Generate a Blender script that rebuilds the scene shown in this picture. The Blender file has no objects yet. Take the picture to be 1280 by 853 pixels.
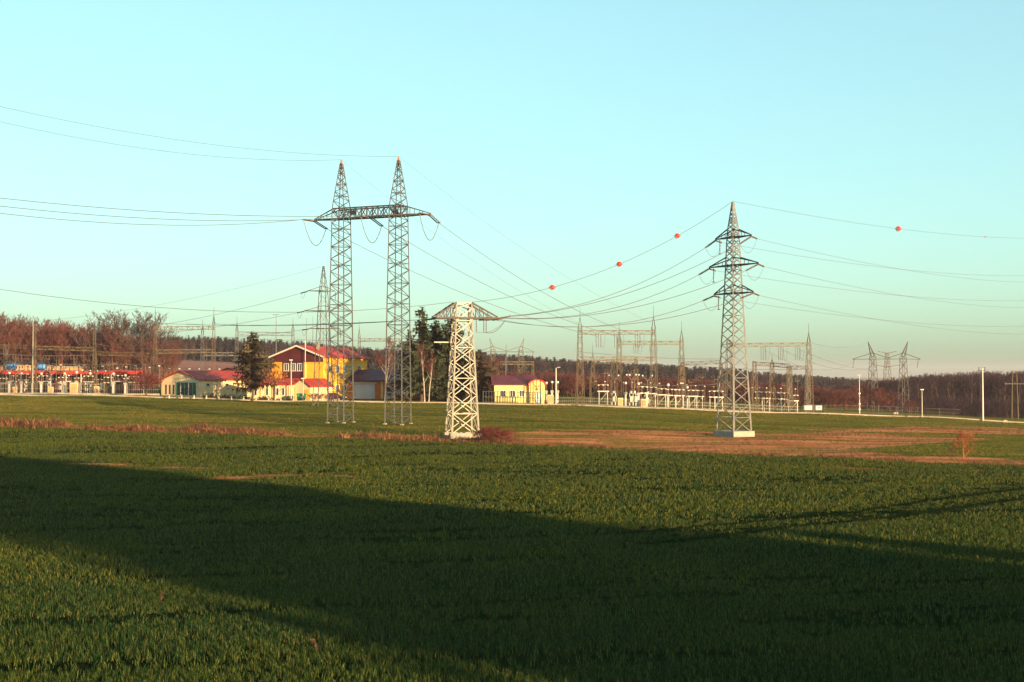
import bpy, math, random
import numpy as np
from mathutils import Vector

random.seed(7)
RNG = np.random.default_rng(11)
SC = bpy.context.scene
COL = SC.collection

# ------------------------------------------------------------------ camera
F, CX, CY, H = 1700.0, 640.0, 426.5, 7.0          # focal length and centre in photograph pixels, eye height
PITCH = math.atan((470 - CY) / F)
cam_d = bpy.data.cameras.new('camera')
cam_d.sensor_width = 36.0
cam_d.lens = F / 1280.0 * 36.0
cam_d.clip_start, cam_d.clip_end = 0.5, 20000
cam = bpy.data.objects.new('camera', cam_d)
cam.location = (0, 0, H)
cam.rotation_euler = (math.pi / 2 + PITCH, 0, 0)
COL.objects.link(cam)
SC.camera = cam

# ------------------------------------------------------------------ sky, sun, exposure
SUN_EL = math.radians(7.6)
SUN_DIR = Vector((0.66, -0.75, 0)).normalized()     # horizontal direction towards the sun
wd = bpy.data.worlds.new('World')
SC.world = wd
wd.use_nodes = True
nt = wd.node_tree
nt.nodes.clear()
out = nt.nodes.new('ShaderNodeOutputWorld')
bg = nt.nodes.new('ShaderNodeBackground')
sky = nt.nodes.new('ShaderNodeTexSky')
sky.sky_type = 'NISHITA'
sky.sun_disc = False
sky.sun_elevation = SUN_EL
sky.sun_rotation = math.atan2(SUN_DIR.x, SUN_DIR.y)
sky.altitude = 200
sky.air_density = 0.9
sky.dust_density = 2.3
sky.ozone_density = 1.5
tint = nt.nodes.new('ShaderNodeMix')
tint.data_type = 'RGBA'
tint.blend_type = 'MULTIPLY'
tint.inputs[0].default_value = 1.0
tint.inputs[7].default_value = (0.67, 0.95, 0.88, 1)
soft = nt.nodes.new('ShaderNodeGamma')          # the photograph's even, low-contrast evening sky
soft.inputs[1].default_value = 0.6
nt.links.new(sky.outputs[0], soft.inputs[0])
nt.links.new(soft.outputs[0], tint.inputs[6])
nt.links.new(tint.outputs[2], bg.inputs[0])
bg.inputs[1].default_value = 0.15
nt.links.new(bg.outputs[0], out.inputs[0])

sd = bpy.data.lights.new('sun', 'SUN')
sd.energy = 3.9
sd.angle = math.radians(0.5)
sd.color = (1.0, 0.66, 0.34)
sun = bpy.data.objects.new('sun', sd)
to_sun = Vector((SUN_DIR.x * math.cos(SUN_EL), SUN_DIR.y * math.cos(SUN_EL), math.sin(SUN_EL)))
sun.rotation_euler = to_sun.to_track_quat('Z', 'Y').to_euler()
sun.location = (80, -90, 60)
COL.objects.link(sun)

SC.view_settings.view_transform = 'Standard'
SC.view_settings.look = 'None'
SC.view_settings.exposure = 1.98
SC.view_settings.gamma = 1.0

# ------------------------------------------------------------------ terrain function
TU = np.array([(p - CX) / F for p in (-1500, -400, 0, 200, 370, 640, 760, 900, 1000, 1150, 1280, 1700, 3000)])
TD = np.array([235, 300, 380, 500, 720, 850, 2000, 7000], float)
TZ = np.array([
    [4.0, 4.0, 3.8, 3.4, 2.7, 2.4, 1.9, 1.05, .64, -.05, -1.0, -2, -3],
    [4.5, 4.5, 4.3, 3.8, 3.2, 2.6, 2.0, 1.0, .3, -1.5, -2.6, -4, -5],
    [7, 7, 6.5, 5, 3.8, 2.5, 1.5, 0, -1.5, -3.8, -5, -6, -7],
    [12, 12, 10, 6, 4.5, 2, 0, -2, -4, -6, -6.5, -7, -8],
    [20, 20, 18, 16.5, 13, 3, 0, -3, -6, -8, -8, -8, -8],
    [22, 22, 20, 17, 14, 5, 1, -2, -5, -9, -9, -9, -9],
    [8, 8, 8, 8, 6, 2, 0, -4, -8, -10, -10, -10, -10],
    [0, 0, 0, 0, 0, 0, 0, 0, 0, -5, -5, -5, -5]], float)


def gz(x, y):
    x = np.asarray(x, float)
    y = np.asarray(y, float)
    x, y = np.broadcast_arrays(x, y)
    u = x / np.maximum(y, 235.0)
    di = np.clip(np.searchsorted(TD, y, side='right') - 1, 0, len(TD) - 2)
    t = np.clip((y - TD[di]) / (TD[di + 1] - TD[di]), 0, 1)
    t = t * t * (3 - 2 * t) * .5 + t * .5
    ui = np.clip(np.searchsorted(TU, u, side='right') - 1, 0, len(TU) - 2)
    s = np.clip((u - TU[ui]) / (TU[ui + 1] - TU[ui]), 0, 1)
    a = TZ[di, ui] * (1 - s) + TZ[di, ui + 1] * s
    b = TZ[di + 1, ui] * (1 - s) + TZ[di + 1, ui + 1] * s
    z = a * (1 - t) + b * t
    q = np.clip((y - 90.0) / 145.0, 0, 1)
    q = q * q * (3 - 2 * q)
    z = z * q
    und = .10 * np.sin(x * .11 + y * .05) * np.sin(y * .09 - x * .03) + .06 * np.sin(x * .31 - y * .23)
    return z + und * np.clip((y - 20) / 60, 0, 1)


def gz1(x, y):
    return float(gz(x, y))


def X(px, d):
    return (px - CX) / F * d


def Z(py, d):
    v = -(py - CY) / F
    return H + d * (math.sin(PITCH) + v * math.cos(PITCH)) / (math.cos(PITCH) - v * math.sin(PITCH))


def P(px, py, d):
    return Vector((X(px, d), d, Z(py, d)))


def on(px, d, dz=0.0):
    x = X(px, d)
    return Vector((x, d, gz1(x, d) + dz))


def G(px, py):
    """ground point whose picture lies at px, py"""
    ds = np.arange(24, 900, .5)
    v = -(py - CY) / F
    sl = (math.sin(PITCH) + v * math.cos(PITCH)) / (math.cos(PITCH) - v * math.sin(PITCH))
    zr = H + ds * sl
    zg = gz((px - CX) / F * ds, ds)
    k = np.argmax(zr <= zg)
    d = float(ds[k])
    return Vector((X(px, d), d, gz1(X(px, d), d)))


# ------------------------------------------------------------------ materials
def mat(name, col, rough=.7, metal=0.0, var=.0, scale=3.0, bump=0.0, col2=None, spec=.3, trans=0.0, island=False):
    m = bpy.data.materials.new(name)
    m.use_nodes = True
    n = m.node_tree.nodes
    l = m.node_tree.links
    b = n['Principled BSDF']
    b.inputs['Roughness'].default_value = rough
    b.inputs['Metallic'].default_value = metal
    b.inputs['Specular IOR Level'].default_value = spec
    b.inputs['Base Color'].default_value = (*col, 1)
    if var or col2:
        tc = n.new('ShaderNodeTexCoord')
        no = n.new('ShaderNodeTexNoise')
        no.inputs['Scale'].default_value = scale
        no.inputs['Detail'].default_value = 5
        l.new(tc.outputs['Object'], no.inputs['Vector'])
        rp = n.new('ShaderNodeValToRGB')
        rp.color_ramp.elements[0].position = .3
        rp.color_ramp.elements[1].position = .7
        c2 = col2 if col2 else tuple(min(1, c * (1 + var)) for c in col)
        c1 = col if col2 else tuple(c * (1 - var) for c in col)
        rp.color_ramp.elements[0].color = (*c1, 1)
        rp.color_ramp.elements[1].color = (*c2, 1)
        l.new(no.outputs['Fac'], rp.inputs[0])
        src = rp.outputs[0]
        if island:
            oi = n.new('ShaderNodeObjectInfo')
            hs = n.new('ShaderNodeHueSaturation')
            mr = n.new('ShaderNodeMapRange')
            mr.inputs['To Min'].default_value = .65
            mr.inputs['To Max'].default_value = 1.4
            l.new(oi.outputs['Random'], mr.inputs['Value'])
            l.new(mr.outputs[0], hs.inputs['Value'])
            l.new(src, hs.inputs['Color'])
            src = hs.outputs[0]
        l.new(src, b.inputs['Base Color'])
        if bump:
            bp = n.new('ShaderNodeBump')
            bp.inputs['Strength'].default_value = bump
            bp.inputs['Distance'].default_value = .05
            l.new(no.outputs['Fac'], bp.inputs['Height'])
            l.new(bp.outputs[0], b.inputs['Normal'])
        if trans:
            tr = n.new('ShaderNodeBsdfTranslucent')
            mx = n.new('ShaderNodeMixShader')
            mx.inputs[0].default_value = trans
            l.new(src, tr.inputs['Color'])
            l.new(b.outputs[0], mx.inputs[1])
            l.new(tr.outputs[0], mx.inputs[2])
            l.new(mx.outputs[0], n['Material Output'].inputs['Surface'])
    return m


M = dict(
    steel=mat('galvanised_steel', (.075, .074, .073), .55, .25, .25, 1.2),
    steel_mid=mat('pale_zinc_steel', (.15, .148, .145), .55, .25, .25, 1.2),
    steel_dark=mat('weathered_steel', (.045, .04, .038), .6, .2, .3, 1.0),
    steel_light=mat('pale_painted_steel', (.27, .25, .21), .5, .1, .15, 1.0),
    steel_tan=mat('tan_steel', (.085, .062, .036), .6, .1, .25, 1.0),
    rust=mat('rusty_steel', (.28, .10, .04), .8, .1, .3, 2.0),
    wire=mat('aluminium_wire', (.16, .16, .16), .5, .5),
    insul=mat('brown_porcelain', (.10, .055, .035), .25, 0, .2, 3, spec=.6),
    insul_grey=mat('grey_porcelain', (.32, .30, .28), .3, 0, .15, 3, spec=.6),
    concrete=mat('concrete', (.26, .23, .19), .9, 0, .25, 1.5, .3),
    white=mat('white_paint', (.46, .44, .40), .5, 0, .08, 1.0),
    red=mat('red_paint', (.60, .03, .02), .5, 0, .2, 1.0),
    ball_red=mat('signal_red', (.70, .035, .02), .45, 0, .1, 2.0),
    redroof=mat('red_sheet_roof', (.30, .030, .014), .5, 0, .3, .5),
    darkroof=mat('dark_red_roof', (.085, .022, .03), .55, 0, .3, .5),
    maroon=mat('maroon_cladding', (.055, .009, .012), .6, 0, .25, .7),
    cream=mat('cream_render', (.58, .42, .24), .85, 0, .12, .8, .1),
    yellow=mat('ochre_yellow_render', (.62, .30, .025), .85, 0, .14, .7, .1),
    orange=mat('orange_render', (.50, .14, .025), .85, 0, .15, .8, .1),
    beige=mat('beige_render', (.40, .22, .10), .85, 0, .18, .8, .1),
    paleyellow=mat('pale_yellow_render', (.66, .48, .17), .85, 0, .12, .8, .1),
    glass=mat('window_glass', (.02, .025, .035), .08, 0, spec=.8),
    door_grey=mat('grey_metal_door', (.42, .42, .44), .5, .1, .1, .8),
    blue=mat('blue_tank_paint', (.06, .20, .45), .4, 0, .15, .8),
    green=mat('green_plastic', (.02, .16, .07), .5, 0, .15, 1.5),
    black=mat('black_rubber', (.02, .02, .02), .8),
    carpaint=mat('dark_car_paint', (.025, .028, .035), .25, .3, .1, 1, spec=.6),
    transf=mat('transformer_grey_green', (.22, .23, .19), .6, .1, .2, 1),
    fence=mat('dark_fence_steel', (.05, .05, .045), .6, .2, .2, 2),
    fencemesh=mat('zinc_fence_wire', (.28, .27, .25), .6, .3),
    bark=mat('grey_brown_bark', (.06, .04, .032), .9, 0, .35, 4, .3),
    bark_red=mat('reddish_bark', (.085, .034, .022), .9, 0, .35, 4, .3),
    birch=mat('birch_bark', (.40, .35, .29), .8, 0, .0, 3, .1, col2=(.16, .13, .11)),
    twig_red=mat('red_brown_twigs', (.075, .024, .02), .9, 0, .5, .35, island=True),
    twig_grey=mat('grey_brown_twigs', (.06, .035, .03), .9, 0, .4, .35, island=True),
    twig_purple=mat('purple_brown_twigs', (.028, .013, .018), .9, 0, .5, .25, island=True),
    rust_twig=mat('rusty_twigs', (.24, .075, .03), .9, 0, .3, 1.0),
    bramble=mat('crimson_bramble_twigs', (.11, .022, .02), .9, 0, .35, 1.0),
    needle=mat('dark_conifer_needles', (.026, .040, .016), .7, 0, .45, .6, trans=.15, island=True),
    hazed_needle=mat('haze_tinted_far_needles', (.012, .018, .018), .8, 0, .4, .3, island=True),  # blue of the distant air put into the needle colour
    needle_brown=mat('brownish_conifer_needles', (.055, .042, .018), .7, 0, .45, .5, trans=.15),
    fallleaf=mat('dry_orange_leaves', (.34, .13, .03), .8, 0, .35, 1.5, trans=.25),
    hedge=mat('dark_evergreen_hedge', (.03, .045, .018), .8, 0, .4, 1.5),
    asphalt=mat('worn_asphalt', (.12, .10, .085), .9, 0, .2, .6, .1),
    kerb=mat('pale_kerb_stone', (.28, .23, .18), .85, 0, .15, 1.0),
    reed=mat('dry_reed_straw', (.080, .042, .022), .85, 0, .4, .25, trans=.2, island=True),
    straw=mat('pale_straw', (.27, .115, .045), .85, 0, .35, .2, trans=.2, island=True),
)


def grass_mat(name, c1, c2, c3):
    """green blades: colour drifts over metres of field and from tuft to tuft"""
    m = bpy.data.materials.new(name)
    m.use_nodes = True
    n, l = m.node_tree.nodes, m.node_tree.links
    b = n['Principled BSDF']
    b.inputs['Roughness'].default_value = .55
    b.inputs['Specular IOR Level'].default_value = .08
    ge = n.new('ShaderNodeNewGeometry')
    no = n.new('ShaderNodeTexNoise')
    no.inputs['Scale'].default_value = .12
    no.inputs['Detail'].default_value = 6
    l.new(ge.outputs['Position'], no.inputs['Vector'])
    rp = n.new('ShaderNodeValToRGB')
    rp.color_ramp.elements[0].position = .36
    rp.color_ramp.elements[1].position = .64
    rp.color_ramp.elements[0].color = (*c1, 1)
    rp.color_ramp.elements[1].color = (*c2, 1)
    l.new(no.outputs['Fac'], rp.inputs[0])
    oi = ge
    mx = n.new('ShaderNodeMix')
    mx.data_type = 'RGBA'
    cr = n.new('ShaderNodeValToRGB')
    cr.color_ramp.elements[0].position = .55
    cr.color_ramp.elements[1].position = 1.0
    cr.color_ramp.elements[0].color = (0, 0, 0, 1)
    cr.color_ramp.elements[1].color = (.6, .6, .6, 1)
    l.new(oi.outputs['Random Per Island'], cr.inputs[0])
    l.new(cr.outputs[0], mx.inputs[0])
    l.new(rp.outputs[0], mx.inputs[6])
    mx.inputs[7].default_value = (*c3, 1)
    l.new(mx.outputs[2], b.inputs['Base Color'])
    tr = n.new('ShaderNodeBsdfTranslucent')
    l.new(mx.outputs[2], tr.inputs['Color'])
    ms = n.new('ShaderNodeMixShader')
    ms.inputs[0].default_value = .25
    l.new(b.outputs[0], ms.inputs[1])
    l.new(tr.outputs[0], ms.inputs[2])
    l.new(ms.outputs[0], n['Material Output'].inputs['Surface'])
    return m


M['wheat'] = grass_mat('young_wheat', (.004, .032, .010), (.019, .046, .007), (.22, .175, .028))
M['wheat_near_lit'] = grass_mat('young_wheat_close_lit', (.004, .032, .009), (.022, .048, .008), (.34, .28, .065))  # paler close blades: extra sunlit brightness put into their colour
M['meadow'] = grass_mat('short_meadow_grass', (.045, .07, .010), (.12, .105, .018), (.21, .14, .03))


def ground_mat():
    m = bpy.data.materials.new('field_soil_and_grass')
    m.use_nodes = True
    n, l = m.node_tree.nodes, m.node_tree.links
    b = n['Principled BSDF']
    b.inputs['Roughness'].default_value = .95
    b.inputs['Specular IOR Level'].default_value = 0
    at = n.new('ShaderNodeAttribute')
    at.attribute_name = 'cover'
    sp = n.new('ShaderNodeSeparateColor')
    l.new(at.outputs['Color'], sp.inputs[0])
    ge = n.new('ShaderNodeNewGeometry')

    def noise(sc, det=6, stretch=None):
        t = n.new('ShaderNodeTexNoise')
        t.inputs['Scale'].default_value = sc
        t.inputs['Detail'].default_value = det
        if stretch:
            mp = n.new('ShaderNodeMapping')
            mp.inputs['Scale'].default_value = stretch
            mp.inputs['Rotation'].default_value = (0, 0, .25)
            l.new(ge.outputs['Position'], mp.inputs[0])
            l.new(mp.outputs[0], t.inputs['Vector'])
        else:
            l.new(ge.outputs['Position'], t.inputs['Vector'])
        return t

    def ramp(src, c1, c2, a=.35, bb=.65):
        r = n.new('ShaderNodeValToRGB')
        r.color_ramp.elements[0].position = a
        r.color_ramp.elements[1].position = bb
        r.color_ramp.elements[0].color = (*c1, 1)
        r.color_ramp.elements[1].color = (*c2, 1)
        l.new(src, r.inputs[0])
        return r.outputs[0]

    def mix(fac, a, c):
        x = n.new('ShaderNodeMix')
        x.data_type = 'RGBA'
        l.new(fac, x.inputs[0])
        l.new(a, x.inputs[6])
        l.new(c, x.inputs[7])
        return x.outputs[2]

    n1 = noise(.5, 8)
    n2 = noise(.25, 8, (.25, 1.6, 1))
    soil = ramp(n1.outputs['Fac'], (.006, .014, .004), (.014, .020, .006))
    green = ramp(n2.outputs['Fac'], (.045, .066, .010), (.145, .112, .025))
    dry = ramp(n2.outputs['Fac'], (.22, .070, .026), (.62, .25, .105), .3, .7)
    far = ramp(noise(.05, 6).outputs['Fac'], (.20, .095, .075), (.27, .13, .10))
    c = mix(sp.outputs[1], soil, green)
    c = mix(sp.outputs[0], c, dry)
    c = mix(sp.outputs[2], c, far)
    l.new(c, b.inputs['Base Color'])
    bp = n.new('ShaderNodeBump')
    bp.inputs['Strength'].default_value = .6
    bp.inputs['Distance'].default_value = .15
    l.new(noise(1.7, 8).outputs['Fac'], bp.inputs['Height'])
    l.new(bp.outputs[0], b.inputs['Normal'])
    return m


# ------------------------------------------------------------------ mesh builder
class MB:
    def __init__(s):
        s.v, s.f = [], []

    def bar(s, a, b, w=.1, w2=None, caps=False):
        a, b = Vector(a), Vector(b)
        d = b - a
        if d.length < 1e-6:
            return s
        d.normalize()
        up = Vector((0, 0, 1)) if abs(d.z) < .9 else Vector((1, 0, 0))
        p = d.cross(up).normalized()
        q = d.cross(p)
        w2 = w if w2 is None else w2
        i = len(s.v)
        for c, ww in ((a, w), (b, w2)):
            h = ww / 2
            s.v += [c - p * h - q * h, c + p * h - q * h, c + p * h + q * h, c - p * h + q * h]
        for k in range(4):
            s.f.append((i + k, i + (k + 1) % 4, i + 4 + (k + 1) % 4, i + 4 + k))
        if caps:
            s.f += [(i + 3, i + 2, i + 1, i), (i + 4, i + 5, i + 6, i + 7)]
        return s

    def box(s, c, size, rot=0.0):
        c = Vector(c)
        cr, sr = math.cos(rot), math.sin(rot)
        i = len(s.v)
        for z in (-.5, .5):
            for x, y in ((-.5, -.5), (.5, -.5), (.5, .5), (-.5, .5)):
                X_, Y_ = x * size[0], y * size[1]
                s.v.append(c + Vector((X_ * cr - Y_ * sr, X_ * sr + Y_ * cr, z * size[2])))
        s.f += [(i + 3, i + 2, i + 1, i), (i + 4, i + 5, i + 6, i + 7)]
        for k in range(4):
            s.f.append((i + k, i + (k + 1) % 4, i + 4 + (k + 1) % 4, i + 4 + k))
        return s

    def tube(s, pts, r, n=6, caps=True):
        pts = [Vector(p) for p in pts]
        rs = r if isinstance(r, (list, tuple)) else [r] * len(pts)
        i0 = len(s.v)
        for k, p in enumerate(pts):
            d = (pts[min(k + 1, len(pts) - 1)] - pts[max(k - 1, 0)]).normalized()
            up = Vector((0, 0, 1)) if abs(d.z) < .9 else Vector((1, 0, 0))
            a = d.cross(up).normalized()
            b = d.cross(a)
            for j in range(n):
                t = 2 * math.pi * j / n
                s.v.append(p + (a * math.cos(t) + b * math.sin(t)) * rs[k])
        for k in range(len(pts) - 1):
            for j in range(n):
                a0 = i0 + k * n + j
                a1 = i0 + k * n + (j + 1) % n
                s.f.append((a0, a1, a1 + n, a0 + n))
        if caps and n > 2:
            s.f.append(tuple(i0 + j for j in reversed(range(n))))
            e = i0 + (len(pts) - 1) * n
            s.f.append(tuple(e + j for j in range(n)))
        return s

    def poly(s, pts):
        i = len(s.v)
        s.v += [Vector(p) for p in pts]
        s.f.append(tuple(range(i, i + len(pts))))
        return s

    def prism(s, pts, ext):
        """closed solid: polygon pts pushed along ext"""
        pts = [Vector(p) for p in pts]
        ext = Vector(ext)
        i, n = len(s.v), len(pts)
        s.v += pts + [p + ext for p in pts]
        s.f += [tuple(i + k for k in reversed(range(n))), tuple(i + n + k for k in range(n))]
        for k in range(n):
            s.f.append((i + k, i + (k + 1) % n, i + n + (k + 1) % n, i + n + k))
        return s

    def string(s, a, b, n=9, r=.13, rod=.03):
        """insulator string: a rod threaded with discs"""
        a, b = Vector(a), Vector(b)
        pts, rs = [], []
        for k in range(n):
            t = (k + .3) / n
            e = .32 / n
            for tt, rr in ((t - e * .5, rod), (t, r), (t + e, r * .75), (t + e * 1.05, rod)):
                pts.append(a.lerp(b, tt))
                rs.append(rr)
        s.tube([a] + pts + [b], [rod] + rs + [rod], 6)
        return s

    def build(s, name, material, parent=None, smooth=False, **props):
        org = root_loc(parent)
        me = bpy.data.meshes.new(name)
        me.from_pydata([tuple(v - org) for v in s.v], [], s.f)
        me.materials.append(M[material] if isinstance(material, str) else material)
        if smooth:
            me.polygons.foreach_set('use_smooth', [True] * len(me.polygons))
        me.update()
        o = bpy.data.objects.new(name, me)
        COL.objects.link(o)
        if parent:
            o.parent = parent
        for k, v in props.items():
            o[k] = v
        return o


def root_loc(o):
    if o is None:
        return Vector((0, 0, 0))
    while o.parent:
        o = o.parent
    return o.location.copy()


def tag(o, label, cat, group=None, kind=None):
    if label:
        o['label'] = label
    if cat:
        o['category'] = cat
    if group:
        o['group'] = group
    if kind:
        o['kind'] = kind
    return o


def thing(name, label, cat, loc=(0, 0, 0), group=None, rotz=0.0):
    o = bpy.data.objects.new(name, None)
    o.empty_display_size = .5
    COL.objects.link(o)
    o.location = loc
    o.rotation_euler.z = rotz
    return tag(o, label, cat, group)


def dup(root, loc, rotz=0.0, scale=None, label=None, group=None):
    r = root.copy()
    COL.objects.link(r)
    r.location = loc
    r.rotation_euler.z = rotz
    if scale:
        r.scale = scale if hasattr(scale, '__len__') else (scale,) * 3
    if label:
        r['label'] = label
    if group:
        r['group'] = group
    for ch in root.children:
        c = ch.copy()
        COL.objects.link(c)
        c.parent = r
        for g in ch.children:
            d = g.copy()
            COL.objects.link(d)
            d.parent = c
    return r


def solo(mb, name, material, label, cat, loc, group=None, smooth=False):
    """a thing that is one mesh, its origin at its base"""
    loc = Vector(loc)
    mb.v = [v - loc for v in mb.v]
    o = mb.build(name, material, None, smooth)
    o.location = loc
    return tag(o, label, cat, group)


# ------------------------------------------------------------------ scatter (geometry nodes): for stuff only
def scatter(name, label, cat, pts, rotz, tilt, scl, var, variants, group=None):
    c = bpy.data.collections.new(name + '_kinds')
    for o in variants:
        c.objects.link(o)
    me = bpy.data.meshes.new(name)
    n = len(pts)
    me.vertices.add(n)
    me.vertices.foreach_set('co', np.asarray(pts, np.float32).ravel())
    rot = np.zeros((n, 3), np.float32)
    rot[:, :2] = tilt
    rot[:, 2] = rotz
    a = me.attributes.new('rot', 'FLOAT_VECTOR', 'POINT')
    a.data.foreach_set('vector', rot.ravel())
    a = me.attributes.new('scl', 'FLOAT_VECTOR', 'POINT')
    s3 = np.asarray(scl, np.float32)
    if s3.ndim == 1:
        s3 = np.repeat(s3[:, None], 3, 1)
    a.data.foreach_set('vector', s3.ravel())
    a = me.attributes.new('var', 'INT', 'POINT')
    a.data.foreach_set('value', np.asarray(var, np.int32))
    me.update()
    ob = bpy.data.objects.new(name, me)
    COL.objects.link(ob)
    g = bpy.data.node_groups.new(name + '_scatter', 'GeometryNodeTree')
    g.interface.new_socket('Geometry', in_out='INPUT', socket_type='NodeSocketGeometry')
    g.interface.new_socket('Geometry', in_out='OUTPUT', socket_type='NodeSocketGeometry')
    N, L = g.nodes, g.links
    gi, go = N.new('NodeGroupInput'), N.new('NodeGroupOutput')
    ci = N.new('GeometryNodeCollectionInfo')
    ci.inputs['Collection'].default_value = c
    ci.inputs['Separate Children'].default_value = True
    ci.inputs['Reset Children'].default_value = True
    ip = N.new('GeometryNodeInstanceOnPoints')
    ip.inputs['Pick Instance'].default_value = True

    def attr(nm, ty):
        x = N.new('GeometryNodeInputNamedAttribute')
        x.data_type = ty
        x.inputs['Name'].default_value = nm
        return x.outputs['Attribute']
    e2r = N.new('FunctionNodeEulerToRotation')
    L.new(attr('rot', 'FLOAT_VECTOR'), e2r.inputs[0])
    L.new(gi.outputs[0], ip.inputs['Points'])
    L.new(ci.outputs[0], ip.inputs['Instance'])
    L.new(attr('var', 'INT'), ip.inputs['Instance Index'])
    L.new(e2r.outputs[0], ip.inputs['Rotation'])
    L.new(attr('scl', 'FLOAT_VECTOR'), ip.inputs['Scale'])
    L.new(ip.outputs[0], go.inputs[0])
    md = ob.modifiers.new('scatter', 'NODES')
    md.node_group = g
    return tag(ob, label, cat, group, 'stuff')


def loose(mb, name, material, smooth=False):
    """mesh object kept out of the scene, only a source for scatter"""
    me = bpy.data.meshes.new(name)
    me.from_pydata([tuple(v) for v in mb.v], [], mb.f)
    mats = material if isinstance(material, list) else [material]
    for m in mats:
        me.materials.append(M[m])
    if hasattr(mb, 'mi'):
        me.polygons.foreach_set('material_index', mb.mi)
    me.update()
    return bpy.data.objects.new(name, me)


def vnoise(x, y, seed=0):
    """cheap smooth value noise in numpy"""
    def h(i, j):
        a = np.sin(i * 127.1 + j * 311.7 + seed * 74.7) * 43758.5453
        return a - np.floor(a)
    i, j = np.floor(x), np.floor(y)
    fx, fy = x - i, y - j
    fx, fy = fx * fx * (3 - 2 * fx), fy * fy * (3 - 2 * fy)
    return (h(i, j) * (1 - fx) + h(i + 1, j) * fx) * (1 - fy) + (h(i, j + 1) * (1 - fx) + h(i + 1, j + 1) * fx) * fy


def inpoly(x, y, poly):
    r = np.zeros(np.shape(x), bool)
    n = len(poly)
    for i in range(n):
        x1, y1 = poly[i][0], poly[i][1]
        x2, y2 = poly[(i + 1) % n][0], poly[(i + 1) % n][1]
        c = ((y1 > y) != (y2 > y)) & (x < (x2 - x1) * (y - y1) / (y2 - y1 + 1e-12) + x1)
        r ^= c
    return r


def distline(x, y, line):
    d = np.full(np.shape(x), 1e9)
    for (x1, y1), (x2, y2) in zip(line[:-1], line[1:]):
        dx, dy = x2 - x1, y2 - y1
        t = np.clip(((x - x1) * dx + (y - y1) * dy) / (dx * dx + dy * dy), 0, 1)
        d = np.minimum(d, np.hypot(x - x1 - t * dx, y - y1 - t * dy))
    return d


def xy(v):
    return (v.x, v.y)


# ------------------------------------------------------------------ ground layout (world polygons and lines)
DITCH = [xy(G(*p)) for p in ((-260, 527), (0, 532), (150, 537), (300, 542), (430, 547), (560, 552), (700, 557), (860, 564), (1000, 570), (1150, 577), (1280, 582), (1420, 588))]
DRY = [xy(G(*p)) for p in ((598, 552), (640, 541), (700, 537), (820, 537), (935, 541), (1060, 540), (1140, 546), (1215, 548), (1160, 556), (1075, 561), (1150, 568), (1240, 575), (1300, 579), (1300, 585), (1100, 576), (900, 566), (760, 560))]
DRY2 = [xy(G(*p)) for p in ((1010, 537), (1150, 534), (1290, 536), (1290, 543), (1180, 542), (1060, 541))]
STREAKS = [[xy(G(*p)) for p in q] for q in (((285, 598), (330, 596), (400, 595), (440, 596)), ((110, 580), (155, 582)), ((205, 585), (255, 586)), ((1040, 585), (1130, 588), (1210, 588)))]
TRACKS = [
    [(60, 112), (43.5, 96), (31.8, 84.4), (24, 76.8), (17.6, 69.5), (11.5, 64.5), (5.2, 60.5)],
    [(62, 110), (45, 94), (33.3, 82), (25.6, 74.6), (19.1, 67.4), (13, 62.5), (7.6, 57.6), (5.5, 56.4)]]
HEAD = [[(a, b - 12 + a * .02) for a, b in ((-40, 58.5), (-15, 54), (0, 51), (12, 47.5), (40, 38))],
        [(a, b - 14.3 + a * .02) for a, b in ((-40, 58.5), (-15, 54), (0, 51), (12, 47.5), (40, 38))]]

ROAD = [on(*p) for p in ((-260, 236), (0, 233), (180, 231), (300, 229), (400, 228), (520, 229), (640, 228), (760, 226), (850, 226), (930, 228), (1000, 230), (1100, 232), (1200, 232), (1290, 232), (1500, 236))]


# ------------------------------------------------------------------ ground mesh
def axis(segs):
    a = []
    for lo, hi, st in segs:
        a += list(np.arange(lo, hi, st))
    return np.array(a + [segs[-1][1]])


gx = axis([(-6000, -1500, 500), (-1500, -400, 60), (-400, -110, 12), (-110, 110, .8), (110, 400, 12), (400, 1500, 60), (1500, 6000, 500)])
gy = axis([(-400, 20, 20), (20, 250, .8), (250, 420, 5), (420, 1000, 15), (1000, 2000, 60), (2000, 7000, 500)])
XX, YY = np.meshgrid(gx, gy)
ZZ = gz(XX, YY)
dd = distline(XX, YY, DITCH)
ZZ = ZZ - .55 * np.exp(-(dd / 1.3) ** 2)
trk = np.minimum(distline(XX, YY, TRACKS[0]), distline(XX, YY, TRACKS[1]))
ZZ = ZZ - .07 * np.exp(-(trk / .3) ** 2) * (YY < 130)
nx, ny = len(gx), len(gy)
verts = np.stack([XX, YY, ZZ], -1).reshape(-1, 3)
idx = np.arange(nx * ny).reshape(ny, nx)
quads = np.stack([idx[:-1, :-1], idx[:-1, 1:], idx[1:, 1:], idx[1:, :-1]], -1).reshape(-1, 4)
me = bpy.data.meshes.new('ground')
me.vertices.add(len(verts))
me.vertices.foreach_set('co', verts.astype(np.float32).ravel())
me.loops.add(quads.size)
me.loops.foreach_set('vertex_index', quads.astype(np.int32).ravel())
me.polygons.add(len(quads))
me.polygons.foreach_set('loop_start', np.arange(0, quads.size, 4, dtype=np.int32))
me.polygons.foreach_set('loop_total', np.full(len(quads), 4, np.int32))
me.polygons.foreach_set('use_smooth', np.ones(len(quads), bool))
me.update()


def ditch_side(x, y):
    """positive beyond the ditch, seen from the field"""
    dl = np.array(DITCH)
    return y - np.interp(x, dl[:, 0], dl[:, 1])


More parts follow.
